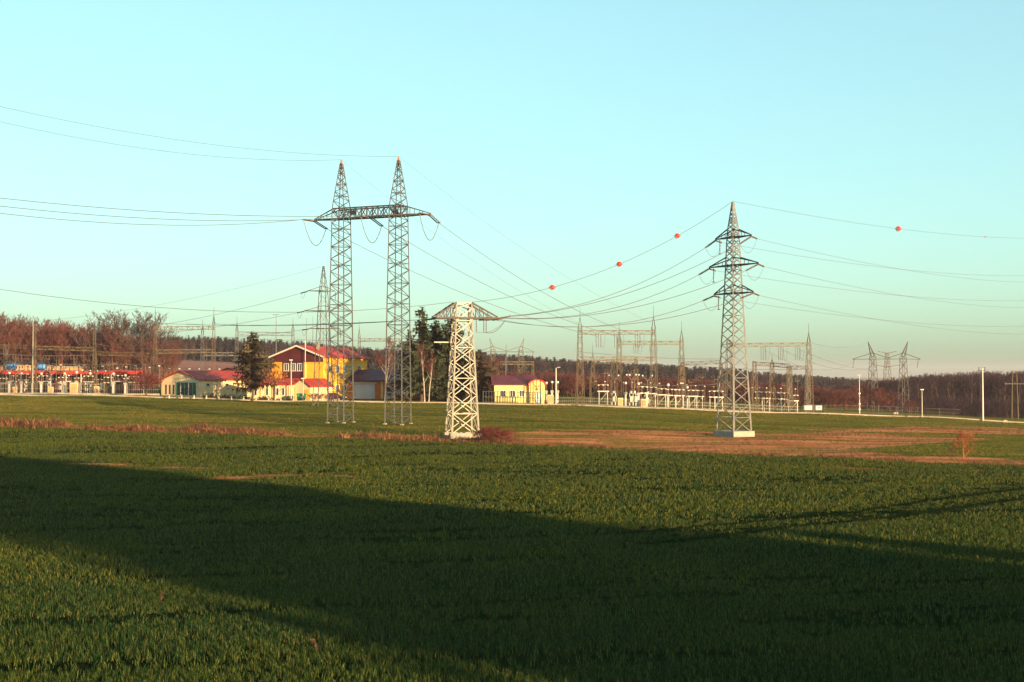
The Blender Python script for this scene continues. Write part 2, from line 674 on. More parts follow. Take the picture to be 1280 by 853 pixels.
def dryness(x, y):
    jx = x + 5 * (vnoise(x * .12, y * .12, 3) - .5)
    jy = y + 5 * (vnoise(x * .1, y * .16, 4) - .5)
    d = (inpoly(jx, jy, DRY) | inpoly(jx, jy, DRY2)).astype(float)
    d *= np.clip(.45 + 2.6 * (vnoise(x * .18, y * .35, 5) - .22), .25, 1)
    ds = np.minimum.reduce([distline(x, y, s) + .8 * vnoise(x * .3, y * .9, 6) for s in STREAKS])
    d = np.maximum(d, np.clip(1.25 - ds / 2.0, 0, 1) * (vnoise(x * .5, y * .8, 8) > .22))
    d = np.maximum(d, .85 * np.exp(-((ditch_side(x, y)) / 2.2) ** 2))
    return np.clip(d, 0, 1)


cov = np.zeros((nx * ny, 4), np.float32)
fx, fy = XX.ravel(), YY.ravel()
cov[:, 0] = dryness(fx, fy) * (fy < 260) * (np.abs(fx) < 130)
cov[:, 1] = np.clip(ditch_side(fx, fy) / 3, 0, 1)
uu = fx / np.maximum(fy, 1)
cov[:, 2] = np.clip((fy - 400) / 60, 0, 1) * np.clip((-.12 - uu) / .05, 0, 1)
cov[:, 3] = 1
ca = me.attributes.new('cover', 'FLOAT_COLOR', 'POINT')
ca.data.foreach_set('color', cov.ravel())
me.materials.append(ground_mat())
ground = bpy.data.objects.new('ground', me)
COL.objects.link(ground)
ground['kind'] = 'structure'
ground['label'] = 'gently rolling green wheat field and meadow with a dry ditch'


def ribbon(name, line, half, lift, material, off=0.0, thick=0.0, kind='structure'):
    pts = []
    L = [Vector(p) for p in line]
    dense = []
    for a, b in zip(L[:-1], L[1:]):
        k = max(1, int((b - a).length / 4))
        dense += [a.lerp(b, i / k) for i in range(k)]
    dense.append(L[-1])
    mb = MB()
    rows = []
    for i, p in enumerate(dense):
        d = (dense[min(i + 1, len(dense) - 1)] - dense[max(i - 1, 0)])
        d.z = 0
        d.normalize()
        nrm = Vector((-d.y, d.x, 0))
        c = p + nrm * off
        z0 = max(gz1(c.x, c.y), gz1(c.x + nrm.x * half, c.y + nrm.y * half), gz1(c.x - nrm.x * half, c.y - nrm.y * half))
        r = [c + nrm * half, c - nrm * half]
        rows.append([Vector((q.x, q.y, z0 + lift)) for q in r] + [Vector((q.x, q.y, z0 + lift - thick - .25)) for q in r])
    for a, b in zip(rows[:-1], rows[1:]):
        mb.poly([a[0], a[1], b[1], b[0]])
        mb.poly([a[1], a[3], b[3], b[1]])
        mb.poly([a[2], a[0], b[0], b[2]])
    o = mb.build(name, material)
    o['kind'] = kind
    return o


ribbon('road', ROAD, 2.4, .12, 'asphalt')
ribbon('kerb', ROAD, .1, .2, 'kerb', off=-2.6)
YARD = [on(*p) for p in ((-260, 262), (0, 262), (200, 260), (400, 262), (640, 258), (800, 250), (1030, 248))]

# ------------------------------------------------------------------ foliage generators
def bare_tree(seed, h, spread=.5, tr=.16, first=.25, n1=9, depth=3, twig=.035, upright=.55, n2=6, n3=6):
    """returns (trunk builder, crown builder): a leafless branching tree standing at the origin"""
    rnd = random.Random(seed)
    tk, cr = MB(), MB()
    bend = Vector((rnd.uniform(-.06, .06), rnd.uniform(-.06, .06), 0)) * h
    tp = [Vector((0, 0, -.3)), Vector((bend.x * .3, bend.y * .3, h * .3)), Vector((bend.x, bend.y, h * .62)), Vector((bend.x * 1.3, bend.y * 1.3, h * .86))]
    tk.tube(tp, [tr * 1.25, tr, tr * .6, tr * .22], 6)

    def at(t):
        t = t * 3
        k = min(int(t), 2)
        return tp[k].lerp(tp[k + 1], t - k)

    def rec(p, d, ln, r, lv):
        k = 3
        q = p
        dirn = d.copy()
        pts = [p]
        for i in range(k):
            dirn = (dirn + Vector((rnd.uniform(-.22, .22), rnd.uniform(-.22, .22), rnd.uniform(-.02, .26)))).normalized()
            q = q + dirn * ln / k
            pts.append(q)
        b = tk if lv == 1 else cr
        if lv <= 2:
            b.tube(pts, [r, r * .8, r * .55, r * .25], 4 if lv == 1 else 3, caps=False)
        else:
            i0 = len(cr.v)
            w = Vector((rnd.uniform(-1, 1), rnd.uniform(-1, 1), rnd.uniform(-.3, .3))).normalized() * r
            cr.v += [pts[0] - w, pts[0] + w, pts[2] + w * .6, pts[3]]
            cr.f += [(i0, i0 + 1, i0 + 2), (i0, i0 + 2, i0 + 3)]
        if lv < depth:
            m = n2 if lv == 1 else n3
            for i in range(m):
                t = rnd.uniform(.3, 1.0)
                s = pts[min(int(t * k), k - 1)].lerp(pts[min(int(t * k) + 1, k)], t * k - int(t * k))
                side = Vector((rnd.uniform(-1, 1), rnd.uniform(-1, 1), rnd.uniform(-.15, .9))).normalized()
                nd = (dirn * .75 + side * .8).normalized()
                rec(s, nd, ln * rnd.uniform(.38, .6), max(r * .45, twig), lv + 1)

    for i in range(n1):
        t = first + (1 - first) * (i + rnd.random() * .6) / n1
        a = i * 2.4 + rnd.uniform(-.5, .5)
        p = at(min(t, 1))
        up = upright + .35 * t
        d = Vector((math.cos(a) * (1 - up * .5), math.sin(a) * (1 - up * .5), up)).normalized()
        ln = h * spread * (1.05 - .55 * t) * rnd.uniform(.8, 1.2)
        rec(p, d, ln, tr * (.55 - .3 * t), 1)
    zm = max(v.z for v in tk.v + cr.v)
    for b in (tk, cr):
        for v in b.v:
            v.z *= h / zm if v.z > 0 else 1
    return tk, cr


def leaf_quads(mb, pts, size, rnd, droop=0.0):
    for p in pts:
        a = Vector((rnd.gauss(0, 1), rnd.gauss(0, 1), rnd.gauss(0, .7))).normalized()
        b = a.cross(Vector((rnd.gauss(0, 1), rnd.gauss(0, 1), rnd.gauss(0, 1)))).normalized()
        s = size * rnd.uniform(.6, 1.3)
        i = len(mb.v)
        mb.v += [p - a * s, p + b * s * .5, p + a * s, p - b * s * .5]
        mb.f.append((i, i + 1, i + 2, i + 3))


def conifer(seed, h, r, bare=.12, ragged=.35, whorl=.5, sp=.30, drop=.28, n=7):
    """spruce-like tree: trunk builder and needle crown builder"""
    rnd = random.Random(seed)
    tk, cr = MB(), MB()
    tk.tube([(0, 0, -.3), (0, 0, h * .5), (0, 0, h * .98)], [.018 * h, .012 * h, .02], 6)
    z = h * bare
    while z < h * .99:
        t = (z - h * bare) / (h * (1 - bare))
        rr = r * (1 - t) ** .6 * (.75 + .25 * math.sin(t * 9 + seed)) + .12
        for k in range(n if t < .8 else 5):
            if rnd.random() < ragged * .5:
                continue
            a = rnd.uniform(0, 6.283)
            L = rr * rnd.uniform(1 - ragged, 1.12)
            d = Vector((math.cos(a), math.sin(a), 0))
            z0 = z + rnd.uniform(-.2, .2)
            prev = Vector((0, 0, z0))
            m = max(2, int(L / sp))
            side = Vector((-d.y, d.x, 0))
            for j in range(1, m + 1):
                q = j / m
                c = d * (L * q) + Vector((0, 0, z0 - drop * L * q * (1.3 - q * .9) + .12 * q))
                w = sp * (1.35 - .65 * q) * rnd.uniform(.8, 1.7)
                i = len(cr.v)
                dz = rnd.uniform(-.25, .05) * w * 1.6
                cr.v += [prev, c + side * w + Vector((0, 0, dz)), c + d * sp * .5, c - side * w + Vector((0, 0, dz))]
                cr.f += [(i, i + 1, i + 2), (i, i + 2, i + 3)]
                if rnd.random() < .6:
                    i = len(cr.v)
                    cr.v += [prev, c + side * w * .3 + Vector((0, 0, -w * 1.5)), c + d * sp * .3]
                    cr.f.append((i, i + 1, i + 2))
                prev = c
            if m > 3:
                tk.bar((0, 0, z0), prev * .9 + Vector((0, 0, z0 * .1)), .05, .02)
        z += whorl * (1 - .45 * t)
    return tk, cr


def tree_thing(name, label, cat, loc, tk, cr, mt, mc, group=None, part='crown', rotz=0.0):
    r = thing(name, label, cat, (0, 0, 0), group)
    tk.build('trunk', mt, r)
    cr.build(part, mc, r)
    r.location = loc
    r.rotation_euler.z = rotz
    return r


def merged(tk, cr):
    """one builder with two material slots, for scatter"""
    m = MB()
    m.v = list(tk.v)
    m.f = list(tk.f)
    o = len(m.v)
    m.v += cr.v
    m.f += [tuple(i + o for i in f) for f in cr.f]
    m.mi = [0] * len(tk.f) + [1] * len(cr.f)
    return m

# ------------------------------------------------------------------ wheat, meadow grass, reeds (stuff)
def tuft(seed, n, h, w, lean=.45, r=.05):
    rnd = random.Random(seed)
    mb = MB()
    for k in range(n):
        a = rnd.uniform(0, 6.283)
        b = Vector((rnd.gauss(0, r), rnd.gauss(0, r), -.02))
        hh = h * rnd.uniform(.55, 1.15)
        out_ = Vector((math.cos(a), math.sin(a), 0)) * hh * lean * rnd.uniform(.2, 1.2)
        f = rnd.uniform(0, 6.283)
        wd_ = Vector((math.cos(f), math.sin(f), 0)) * w * rnd.uniform(.7, 1.2)
        m = b + out_ * .35 + Vector((0, 0, hh * .6))
        t = b + out_ + Vector((0, 0, hh * rnd.uniform(.75, 1.0)))
        i = len(mb.v)
        mb.v += [b - wd_ * .5, b + wd_ * .5, m + wd_ * .5, m - wd_ * .5, t]
        mb.f += [(i, i + 1, i + 2, i + 3), (i + 3, i + 2, i + 4)]
    return mb


def field_points(dens, y0, y1, seed, keep):
    rg = np.random.default_rng(seed)
    area = (y1 - y0) * (y1 * .43 * 2 + 8)
    n = int(area * dens)
    y = rg.uniform(y0, y1, n)
    x = rg.uniform(-1, 1, n) * (y1 * .43 + 4)
    k = np.abs(x) < y * .43 + 4
    x, y = x[k], y[k]
    k = keep(x, y, rg)
    return x[k], y[k], rg


def keep_wheat(x, y, rg):
    trk = np.minimum.reduce([distline(x, y, t) for t in TRACKS])
    hd = np.minimum.reduce([distline(x, y, t) for t in HEAD])
    k = (trk > .2 + .35 * rg.random(len(x))) & (ditch_side(x, y) < -1.6)
    k &= (hd > .3) | (rg.random(len(x)) < .8)
    k &= rg.random(len(x)) > dryness(x, y) * .97
    ca, sa = math.cos(-.22), math.sin(-.22)
    u, v = x * ca - y * sa, x * sa + y * ca
    # sowing rows and thin long gaps where the drill skipped
    row = .5 + .5 * np.cos(v * 2 * math.pi / .55)
    gap = vnoise(u * .10, v * .75, 21) * .6 + vnoise(u * .25, v * 1.6, 22) * .4
    near = np.clip((70 - y) / 40, 0, 1)
    p = (.35 + .65 * row * (.3 + .7 * (1 - near)) + .35 * near) * np.clip((gap - .22) * 4.5, .15, 1)
    return k & (rg.random(len(x)) < p)


WT = [loose(tuft(40 + i, 7, .23, .014, .36), 'wheat_tuft', 'wheat_near_lit') for i in range(4)] + \
     [loose(tuft(50 + i, 8, .22, .022, .42, .09), 'wheat_tuft_wide', 'wheat') for i in range(3)] + \
     [loose(tuft(60 + i, 8, .19, .026, .42, .14), 'wheat_tuft_broad', 'wheat') for i in range(3)]
PTS, ROT, TIL, SCL, VAR = [], [], [], [], []
for dens, y0, y1, v0, v1, sd_ in ((78, 26, 45, 0, 4, 1), (50, 45, 65, 0, 5, 2), (24, 65, 95, 4, 7, 3), (24, 95, 172, 4, 10, 4)):
    x, y, rg = field_points(dens, y0, y1, sd_, keep_wheat)
    n = len(x)
    PTS.append(np.stack([x, y, gz(x, y)], -1))
    ROT.append(rg.uniform(0, 6.283, n))
    TIL.append(rg.normal(0, .12, (n, 2)))
    big = .68 + .45 * vnoise(x * .35, y * .35, 31) + .25 * vnoise(x * .09, y * .09, 32)
    s = big * rg.uniform(.75, 1.25, n)
    trk = np.minimum.reduce([distline(x, y, t) for t in TRACKS])
    s = s * np.clip(.5 + (trk - .4) * .35, .5, 1)
    SCL.append(s)
    VAR.append(rg.integers(v0, v1, n))
cat_ = np.concatenate
scatter('wheat', 'young green wheat covering the field in sown rows', 'wheat', cat_(PTS), cat_(ROT), cat_(TIL), cat_(SCL), cat_(VAR), WT)
print('wheat tufts', len(cat_(ROT)))

MT = [loose(tuft(70 + i, 8, .13, .03, .8, .2), 'meadow_tuft', 'meadow') for i in range(3)]


def keep_meadow(x, y, rg):
    k = (ditch_side(x, y) > 1.5) & (distline(x, y, [xy(p) for p in ROAD]) > 2.9)
    k &= rg.random(len(x)) > dryness(x, y) * .95
    p = np.clip((vnoise(x * .07, y * .3, 41) - .2) * 2.2, .1, 1)
    return k & (rg.random(len(x)) < p)


x, y, rg = field_points(7, 112, 262, 5, keep_meadow)
n = len(x)
scatter('meadow_grass', 'short olive meadow grass between the ditch and the substation road', 'grass', np.stack([x, y, gz(x, y)], -1), rg.uniform(0, 6.283, n), rg.normal(0, .1, (n, 2)), rg.uniform(.6, 1.3, n), rg.integers(0, 3, n), MT)

# dry reeds along the ditch: tall where it runs under the pylons, low further on
RT = [loose(tuft(80 + i, 10, 1.0, .035, .35, .16), 'reed_tuft', 'reed') for i in range(3)] + \
     [loose(tuft(90 + i, 10, .8, .04, .5, .2), 'straw_tuft', 'straw') for i in range(3)] + \
     [loose(tuft(95 + i, 10, .8, .04, .5, .2), 'dark_weed_tuft', 'bark_red') for i in range(2)]
dl = np.array(DITCH)
n = 15000
xs = RNG.uniform(dl[0, 0], dl[-1, 0], n)
off = RNG.normal(.3, 1.5, n)
ys = np.interp(xs, dl[:, 0], dl[:, 1]) + off
hgt = np.interp(xs, [-60, -8, 0, 6, 16, 50], [1.0, .85, .65, .45, .4, .55])
clump = vnoise(xs * .35, ys * .35, 51)
clump2 = vnoise(xs * .12, ys * .1, 52)
for k_, (px_, py_, sp_) in enumerate(((422, 531, 1.7), (497, 536, 1.7), (578, 549, 1.5), (600, 550, 1.5), (917, 549, 1.9))):
    q_ = G(px_, py_)
    m_ = 200
    xs, ys = np.append(xs, q_.x + RNG.normal(0, sp_, m_)), np.append(ys, q_.y + RNG.normal(0, sp_ * .8, m_))
    hgt, clump, clump2 = np.append(hgt, np.full(m_, .33)), np.append(clump, np.full(m_, .75)), np.append(clump2, np.full(m_, .4))
n = len(xs)
k = RNG.random(n) < np.clip((clump - .15) * 2, .05, 1)
xs, ys, hgt, clump, clump2 = xs[k], ys[k], hgt[k], clump[k], clump2[k]
n = len(xs)
scatter('ditch_reeds', 'dry russet reeds and weeds standing along the ditch', 'reeds', np.stack([xs, ys, gz(xs, ys) - .25], -1), RNG.uniform(0, 6.283, n), RNG.normal(0, .13, (n, 2)), hgt * (.28 + 1.25 * clump ** 1.6) * RNG.uniform(.7, 1.25, n), np.where(RNG.random(n) < .2, RNG.integers(6, 8, n), np.where(RNG.random(n) < .25 + .6 * (clump2 > .55), RNG.integers(3, 6, n), RNG.integers(0, 3, n))), RT)

# low dead grass on the dry patch
n = 60000
xs = RNG.uniform(-55, 75, n)
ys = RNG.uniform(76, 190, n)
k = (dryness(xs, ys) > .35 + .3 * RNG.random(n)) & ((ditch_side(xs, ys) > 1) | (ditch_side(xs, ys) < -6))
xs, ys = xs[k], ys[k]
n = len(xs)
scatter('dead_grass', 'flattened pale dead grass on the bare strip below the tall pylon', 'grass', np.stack([xs, ys, gz(xs, ys) - .04], -1), RNG.uniform(0, 6.283, n), RNG.normal(0, .35, (n, 2)), RNG.uniform(.12, .34, n) * (.5 + vnoise(xs * .3, ys * .5, 61)), RNG.integers(3, 6, n), RT)

# ------------------------------------------------------------------ the dense grove behind the viewer that shades the field
gr_t, gr_c = MB(), MB()
rnd = random.Random(5)
gr_t.tube([(0, 0, -.5), (0, 0, 14), (0, 0, 30)], [.5, .35, .1], 8)
pts = []
while len(pts) < 2600:
    p = Vector((rnd.uniform(-1, 1), rnd.uniform(-1, 1), rnd.uniform(0, 1)))
    rr = (4.9 if rnd.random() > .1 else 7.2) * (1 - max(0, p.z - .35) ** 1.7 * 1.6) * (.85 + .15 * math.sin(p.z * 23))
    if p.x * p.x + p.y * p.y < 1:
        pts.append(Vector((p.x * rr, p.y * rr, .4 + p.z * 33)))
leaf_quads(gr_c, pts, 1.15, rnd)
gt = tree_thing('dense_evergreen_tree', 'tall dense evergreen tree of the grove that shades the wheat field', 'tree', (0, 0, 0), gr_t, gr_c, 'bark', 'needle', 'grove shading the field')
first = True
for i, (nn, tt, hs) in enumerate(((26.3, 66, 1.0), (33.5, 64, 1.05), (41.0, 66, 1.02), (26.8, 74, 1.06), (34, 73, 1.0), (41, 75, 1.08), (27, 83, 1.1), (34.5, 82, 1.12), (40.8, 84, 1.08), (44.0, 60, .42), (48.8, 62, .40))):
    x, y = nn * .75 + tt * .66, nn * .66 - tt * .75
    if first:
        gt.location = (x, y, gz1(x, y))
        gt.scale = (1, 1, hs)
        first = False
    else:
        dup(gt, (x, y, gz1(x, y)), i * 1.7, (1, 1, hs) if hs > .8 else (.55, .55, hs))

# ------------------------------------------------------------------ forests and far hill
BT = []
for i in range(5):
    BT.append(bare_tree(100 + i, 10, spread=.34, tr=.13, first=.3, n1=11, depth=4, twig=.022, upright=.7, n2=5, n3=4))
BIG = [bare_tree(120 + i, 10, spread=.52, tr=.16, first=.22, n1=12, depth=4, twig=.020, upright=.45, n2=6, n3=5) for i in range(3)]


def forest_protos(trees, mt, mc, label, group, name='bare_tree'):
    return [tree_thing(name, label, 'tree', (0, 0, -500), t, c, mt, mc, group) for t, c in trees]


def place(protos, spots, used):
    for i, (loc, s, rot) in enumerate(spots):
        k = i % len(protos)
        if k not in used:
            used.add(k)
            o = protos[k]
            o.location, o.rotation_euler.z = loc, rot
            o.scale = s
        else:
            dup(protos[k], loc, rot, s)


# the russet wood on the slope: its front trees one by one
pr = forest_protos(BT, 'bark_red', 'twig_red', 'leafless russet tree in the front rank of the wood behind the switchyard', 'front trees of the russet wood')
spots = []
for i in range(46):
    px = -40 + 258 * (i + random.uniform(-.3, .3)) / 45
    d = random.uniform(312, 345)
    top = np.interp(px, [-40, 0, 60, 110, 140, 215], [390, 394, 400, 404, 410, 424]) + random.uniform(-3, 6)
    b = on(px, d)
    h = Z(top, d) - b.z
    spots.append((b, (h / 9.0, h / 9.0, h / 10.0), random.uniform(0, 6.28)))
place(pr, spots, set())
pr = forest_protos(BIG, 'bark', 'twig_grey', 'tall spreading leafless tree rising above the russet wood', 'tall spreading trees above the russet wood')
spots = []
for px, top, d in ((128, 388, 322), (143, 385, 318), (161, 388, 326), (178, 386, 320), (193, 394, 324), (206, 402, 328), (8, 390, 330), (38, 393, 335)):
    b = on(px, d)
    h = Z(top, d) - b.z
    spots.append((b, (h / 9.0, h / 9.0, h / 10.0), random.uniform(0, 6.28)))
place(pr, spots, set())
FV = [loose(merged(t, c), 'forest_tree', ['bark_red', 'twig_red']) for t, c in BT[:3]]
n = 300
px = RNG.uniform(-120, 218, n)
d = RNG.uniform(345, 430, n)
x = X(px, d)
hh = np.interp(px, [-120, 0, 110, 218], [1.9, 1.85, 1.7, 1.25]) * RNG.uniform(.8, 1.05, n) * (1 - (d - 345) / 400)
scatter('russet_wood', 'mass of leafless russet trees on the slope behind the switchyard', 'woodland', np.stack([x, d, gz(x, d)], -1), RNG.uniform(0, 6.28, n), np.zeros((n, 2)), hh, RNG.integers(0, 3, n), FV)

# the far wooded hill: dark conifers along its crest, bare trees below
CV = [loose(merged(*conifer(140 + i, 10, 2.1, .06, .2, 1.0, .75, .2, 6)), 'far_conifer', ['bark', 'hazed_needle']) for i in range(3)]
PV = [loose(merged(t, c), 'far_bare_tree', ['bark', 'twig_purple']) for t, c in BT[2:5]]
n = 5200
px = RNG.uniform(180, 1120, n)
d = RNG.uniform(690, 830, n)
x = X(px, d)
is_con = RNG.random(n) < np.clip(.35 + .5 * vnoise(px * .02, d * .02, 71) + .0004 * (d - 690), 0, 1) * np.interp(px, [180, 660, 700, 740, 900, 1120], [.75, .8, 1.2, 1.0, .8, .6])
hh = np.interp(px, [180, 250, 470, 600, 700, 900, 1060, 1120], [1.0, 1.15, 1.1, 1.35, 1.3, 1.25, 1.1, 1.0]) * RNG.uniform(.75, 1.15, n)
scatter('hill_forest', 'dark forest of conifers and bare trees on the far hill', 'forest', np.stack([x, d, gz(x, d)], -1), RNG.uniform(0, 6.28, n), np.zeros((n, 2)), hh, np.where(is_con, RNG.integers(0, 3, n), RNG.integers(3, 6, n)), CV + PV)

# low reddish thicket behind the middle of the switchyard
n = 900
px = RNG.uniform(560, 1075, n)
d = RNG.uniform(315, 370, n)
x = X(px, d)
hh = np.interp(px, [560, 680, 700, 800, 950, 1075], [.55, .56, .56, .54, .52, .48]) * RNG.uniform(.7, 1.1, n)
RV = [loose(merged(*bare_tree(150 + i, 10, .5, .08, .06, 18, 4, .026, .5, 5, 4)), 'thicket_tree', ['bark_red', 'twig_red']) for i in range(3)]
scatter('red_thicket', 'low thicket of reddish leafless saplings behind the switchyard', 'thicket', np.stack([x, d, gz(x, d)], -1), RNG.uniform(0, 6.28, n), np.zeros((n, 2)), np.stack([hh * 1.3, hh * 1.3, hh], -1), RNG.integers(0, 3, n), RV)
n = 420
px = RNG.uniform(1040, 1420, n)
d = RNG.uniform(376, 400, n)
x = X(px, d)
hh = RNG.uniform(.25, .62, n)
UV = [loose(merged(*bare_tree(160 + i, 10, .5, .08, .06, 18, 4, .026, .5, 5, 4)), 'undergrowth_shrub', ['bark', 'twig_purple']) for i in range(3)]
scatter('wood_undergrowth', 'leafless purple-brown undergrowth along the foot of the dark wood', 'undergrowth', np.stack([x, d, gz(x, d)], -1), RNG.uniform(0, 6.28, n), np.zeros((n, 2)), np.stack([hh * 1.5, hh * 1.5, hh], -1), RNG.integers(0, 3, n), UV)

# the dark purple wood by the road
pr = forest_protos(BT, 'bark', 'twig_purple', 'leafless purple-brown tree at the edge of the dark wood by the road', 'edge trees of the dark wood', 'wood_edge_tree')
spots = []
for i in range(44):
    px = 1046 + 290 * (i + random.uniform(-.3, .3)) / 43
    d = random.uniform(384, 402)
    top = np.interp(px, [1046, 1080, 1110, 1140, 1165, 1220, 1280, 1340], [482, 478, 473, 469, 466, 464, 463, 463]) + random.uniform(-1.5, 7)
    b = on(px, d)
    h = Z(top, d) - b.z
    spots.append((b, (h / 9.0 * 1.25, h / 9.0 * 1.25, h / 10.0), random.uniform(0, 6.28)))
place(pr, spots, set())
n = 700
px = RNG.uniform(1040, 1420, n)
d = RNG.uniform(402, 480, n)
x = X(px, d)
top = np.interp(px, [1040, 1080, 1110, 1140, 1165, 1220, 1280, 1420], [482, 478, 473, 469, 466, 464, 463, 463])
zt = H + (470 - top) / F * d
hh = (zt - gz(x, d)) / 10.0 * RNG.uniform(.85, 1.03, n)
scatter('dark_wood', 'dark purple-brown leafless wood beside the road', 'woodland', np.stack([x, d, gz(x, d)], -1), RNG.uniform(0, 6.28, n), np.zeros((n, 2)), np.stack([hh * 1.2, hh * 1.2, hh], -1), RNG.integers(0, 3, n), PV)

# ------------------------------------------------------------------ single trees and shrubs
def single(kind, name, label, cat, px, d, top, **kw):
    b = on(px, d)
    h = Z(top, d) - b.z
    if kind == 'con':
        t, c = conifer(kw.get('seed', 1), h, kw['r'], kw.get('bare', .12), kw.get('ragged', .35), kw.get('whorl', .42), .42, kw.get('drop', .28), kw.get('n', 9))
        return tree_thing(name, label, cat, b, t, c, kw.get('mt', 'bark'), kw.get('mc', 'needle'))
    t, c = bare_tree(kw.get('seed', 1), h / kw.get('over', .98), kw.get('spread', .5), kw.get('tr', .14), kw.get('first', .2), kw.get('n1', 12), 4, kw.get('twig', .02), kw.get('upright', .5), kw.get('n2', 6), kw.get('n3', 5))
    return tree_thing(name, label, cat, b, t, c, kw.get('mt', 'bark'), kw.get('mc', 'twig_grey'))


single('con', 'pine_tree', 'large ragged brownish conifer in front of the cream building', 'tree', 316, 226, 414, r=7.0, bare=.2, ragged=.55, seed=3, mc='needle_brown', drop=.15, whorl=.38, n=10)
# small tree with a few dry leaves beside it
b = on(343, 226.5)
t, c = bare_tree(33, 6.0, .5, .11, .25, 10, 3, .02, .5, 6, 5)
r = tree_thing('leafy_tree', 'small tree with sparse dry orange leaves beside the ragged conifer', 'tree', b, t, c, 'bark', 'twig_red')
lf = MB()
rnd = random.Random(3)
pts = []
while len(pts) < 380:
    p = Vector((rnd.gauss(0, .5), rnd.gauss(0, .5), rnd.gauss(0, .42)))
    if p.length < 1.1:
        pts.append(Vector((p.x * 2.2, p.y * 2.2, 4.3 + p.z * 1.9)) + r.location)
leaf_quads(lf, pts, .17, rnd)
lf.build('foliage', 'fallleaf', r)
single('con', 'spruce_tree', 'tallest dark spruce between the portal pylon and the squat pylon', 'tree', 527, 236, 383, r=5.6, seed=11, ragged=.4, drop=.3, n=10)
single('con', 'spruce_tree', 'dark spruce standing behind the squat pale pylon', 'tree', 563, 240, 397, r=6.6, seed=12, ragged=.3, n=11)
single('con', 'spruce_tree', 'dark spruce between the tallest spruce and the squat pylon', 'tree', 546, 245, 399, r=6.2, seed=13, ragged=.3, n=10)
single('con', 'spruce_tree', 'slim dark spruce hidden beside the tallest spruce', 'tree', 512, 243, 412, r=4.6, seed=14, ragged=.4)
single('con', 'spruce_tree', 'short bushy conifer beside the pale yellow shed', 'tree', 600, 236, 437, r=4.6, seed=15, ragged=.45, mc='needle_brown')
single('con', 'spruce_tree', 'low conifer just behind the squat pylon legs', 'tree', 584, 242, 425, r=5.4, seed=16, ragged=.3)
single('bare', 'birch_tree', 'white-trunked birch forking in front of the dark spruces', 'tree', 531, 229, 428, seed=21, mt='birch', mc='twig_red', spread=.3, tr=.11, upright=.9, first=.35, n1=9)
single('bare', 'birch_tree', 'second slimmer birch leaning by the dark spruces', 'tree', 536, 230, 436, seed=22, mt='birch', mc='twig_red', spread=.28, tr=.09, upright=.95, first=.4, n1=8)
single('bare', 'birch_tree', 'pale leafless birch seen through the near mast of the portal pylon', 'tree', 481, 232, 421, seed=23, mt='birch', mc='twig_red', spread=.34, tr=.10, upright=.8, first=.3)
single('bare', 'birch_tree', 'small leafless birch rising behind the dark garage roof', 'tree', 466, 262, 434, seed=24, mt='birch', mc='twig_red', spread=.4, tr=.13, upright=.7, first=.3)
single('bare', 'round_tree', 'round crimson-twigged tree by the end of the white fence', 'tree', 183, 229, 459, seed=25, mt='bark', mc='bramble', spread=.62, tr=.12, upright=.25, first=.18, n1=16, n2=8, n3=6, twig=.018, over=1.0)
single('bare', 'bare_tree', 'spreading leafless tree behind the pale yellow shed', 'tree', 612, 270, 444, seed=26, mt='bark_red', mc='twig_red', spread=.55, upright=.4, n1=14)
single('bare', 'bare_tree', 'reddish multi-stemmed tree in front of the far portal pylon', 'tree', 1090, 262, 479, seed=27, mt='bark_red', mc='twig_red', spread=.75, tr=.13, upright=.3, first=.12, n1=18, n2=8, n3=6)
single('bare', 'bare_tree', 'lower reddish bushy tree spreading beside the multi-stemmed one', 'tree', 1112, 270, 486, seed=28, mt='bark_red', mc='twig_red', spread=.8, tr=.1, upright=.3, first=.1, n1=18, n2=8, n3=5)
single('bare', 'bare_shrub', 'small shrub at the foot of the dark wood near the lamp post', 'shrub', 1138, 285, 499, seed=29, mt='bark_red', mc='twig_red', spread=.8, upright=.3, first=.1, n1=14)
g = G(1203, 574)
b = Vector((g.x, g.y, gz1(g.x, g.y)))
t, c = bare_tree(30, 2.5, .5, .06, .12, 12, 4, .018, .5, 6, 5)
tree_thing('thorn_shrub', 'rust-coloured leafless shrub standing alone in the ditch', 'shrub', b, t, c, 'rust_twig', 'rust_twig')
g = G(1188, 575)
t, c = bare_tree(31, 1.2, .6, .03, .1, 9, 3, .012, .5, 6, 4)
tree_thing('thorn_shrub', 'knee-high rusty shrub beside the lone ditch shrub', 'shrub', g, t, c, 'bark_red', 'reed')
# crimson bramble beside the squat pylon
for k, (px, py, hgt_, lab) in enumerate(((606, 553, 1.4, 'crimson bramble bush against the squat pylon base'), (617, 554, 1.85, 'largest crimson bramble bush of the clump beside the squat pylon'), (629, 553, 1.4, 'crimson bramble bush at the dry grass end of the clump'))):
    g = G(px, py)
    t, c = bare_tree(200 + k, hgt_ * 1.05, 1.0, .03, .05, 22, 4, .012, .25, 6, 5)
    tree_thing('bramble_bush', lab, 'bush', g, t, c, 'bark_red', 'bramble')
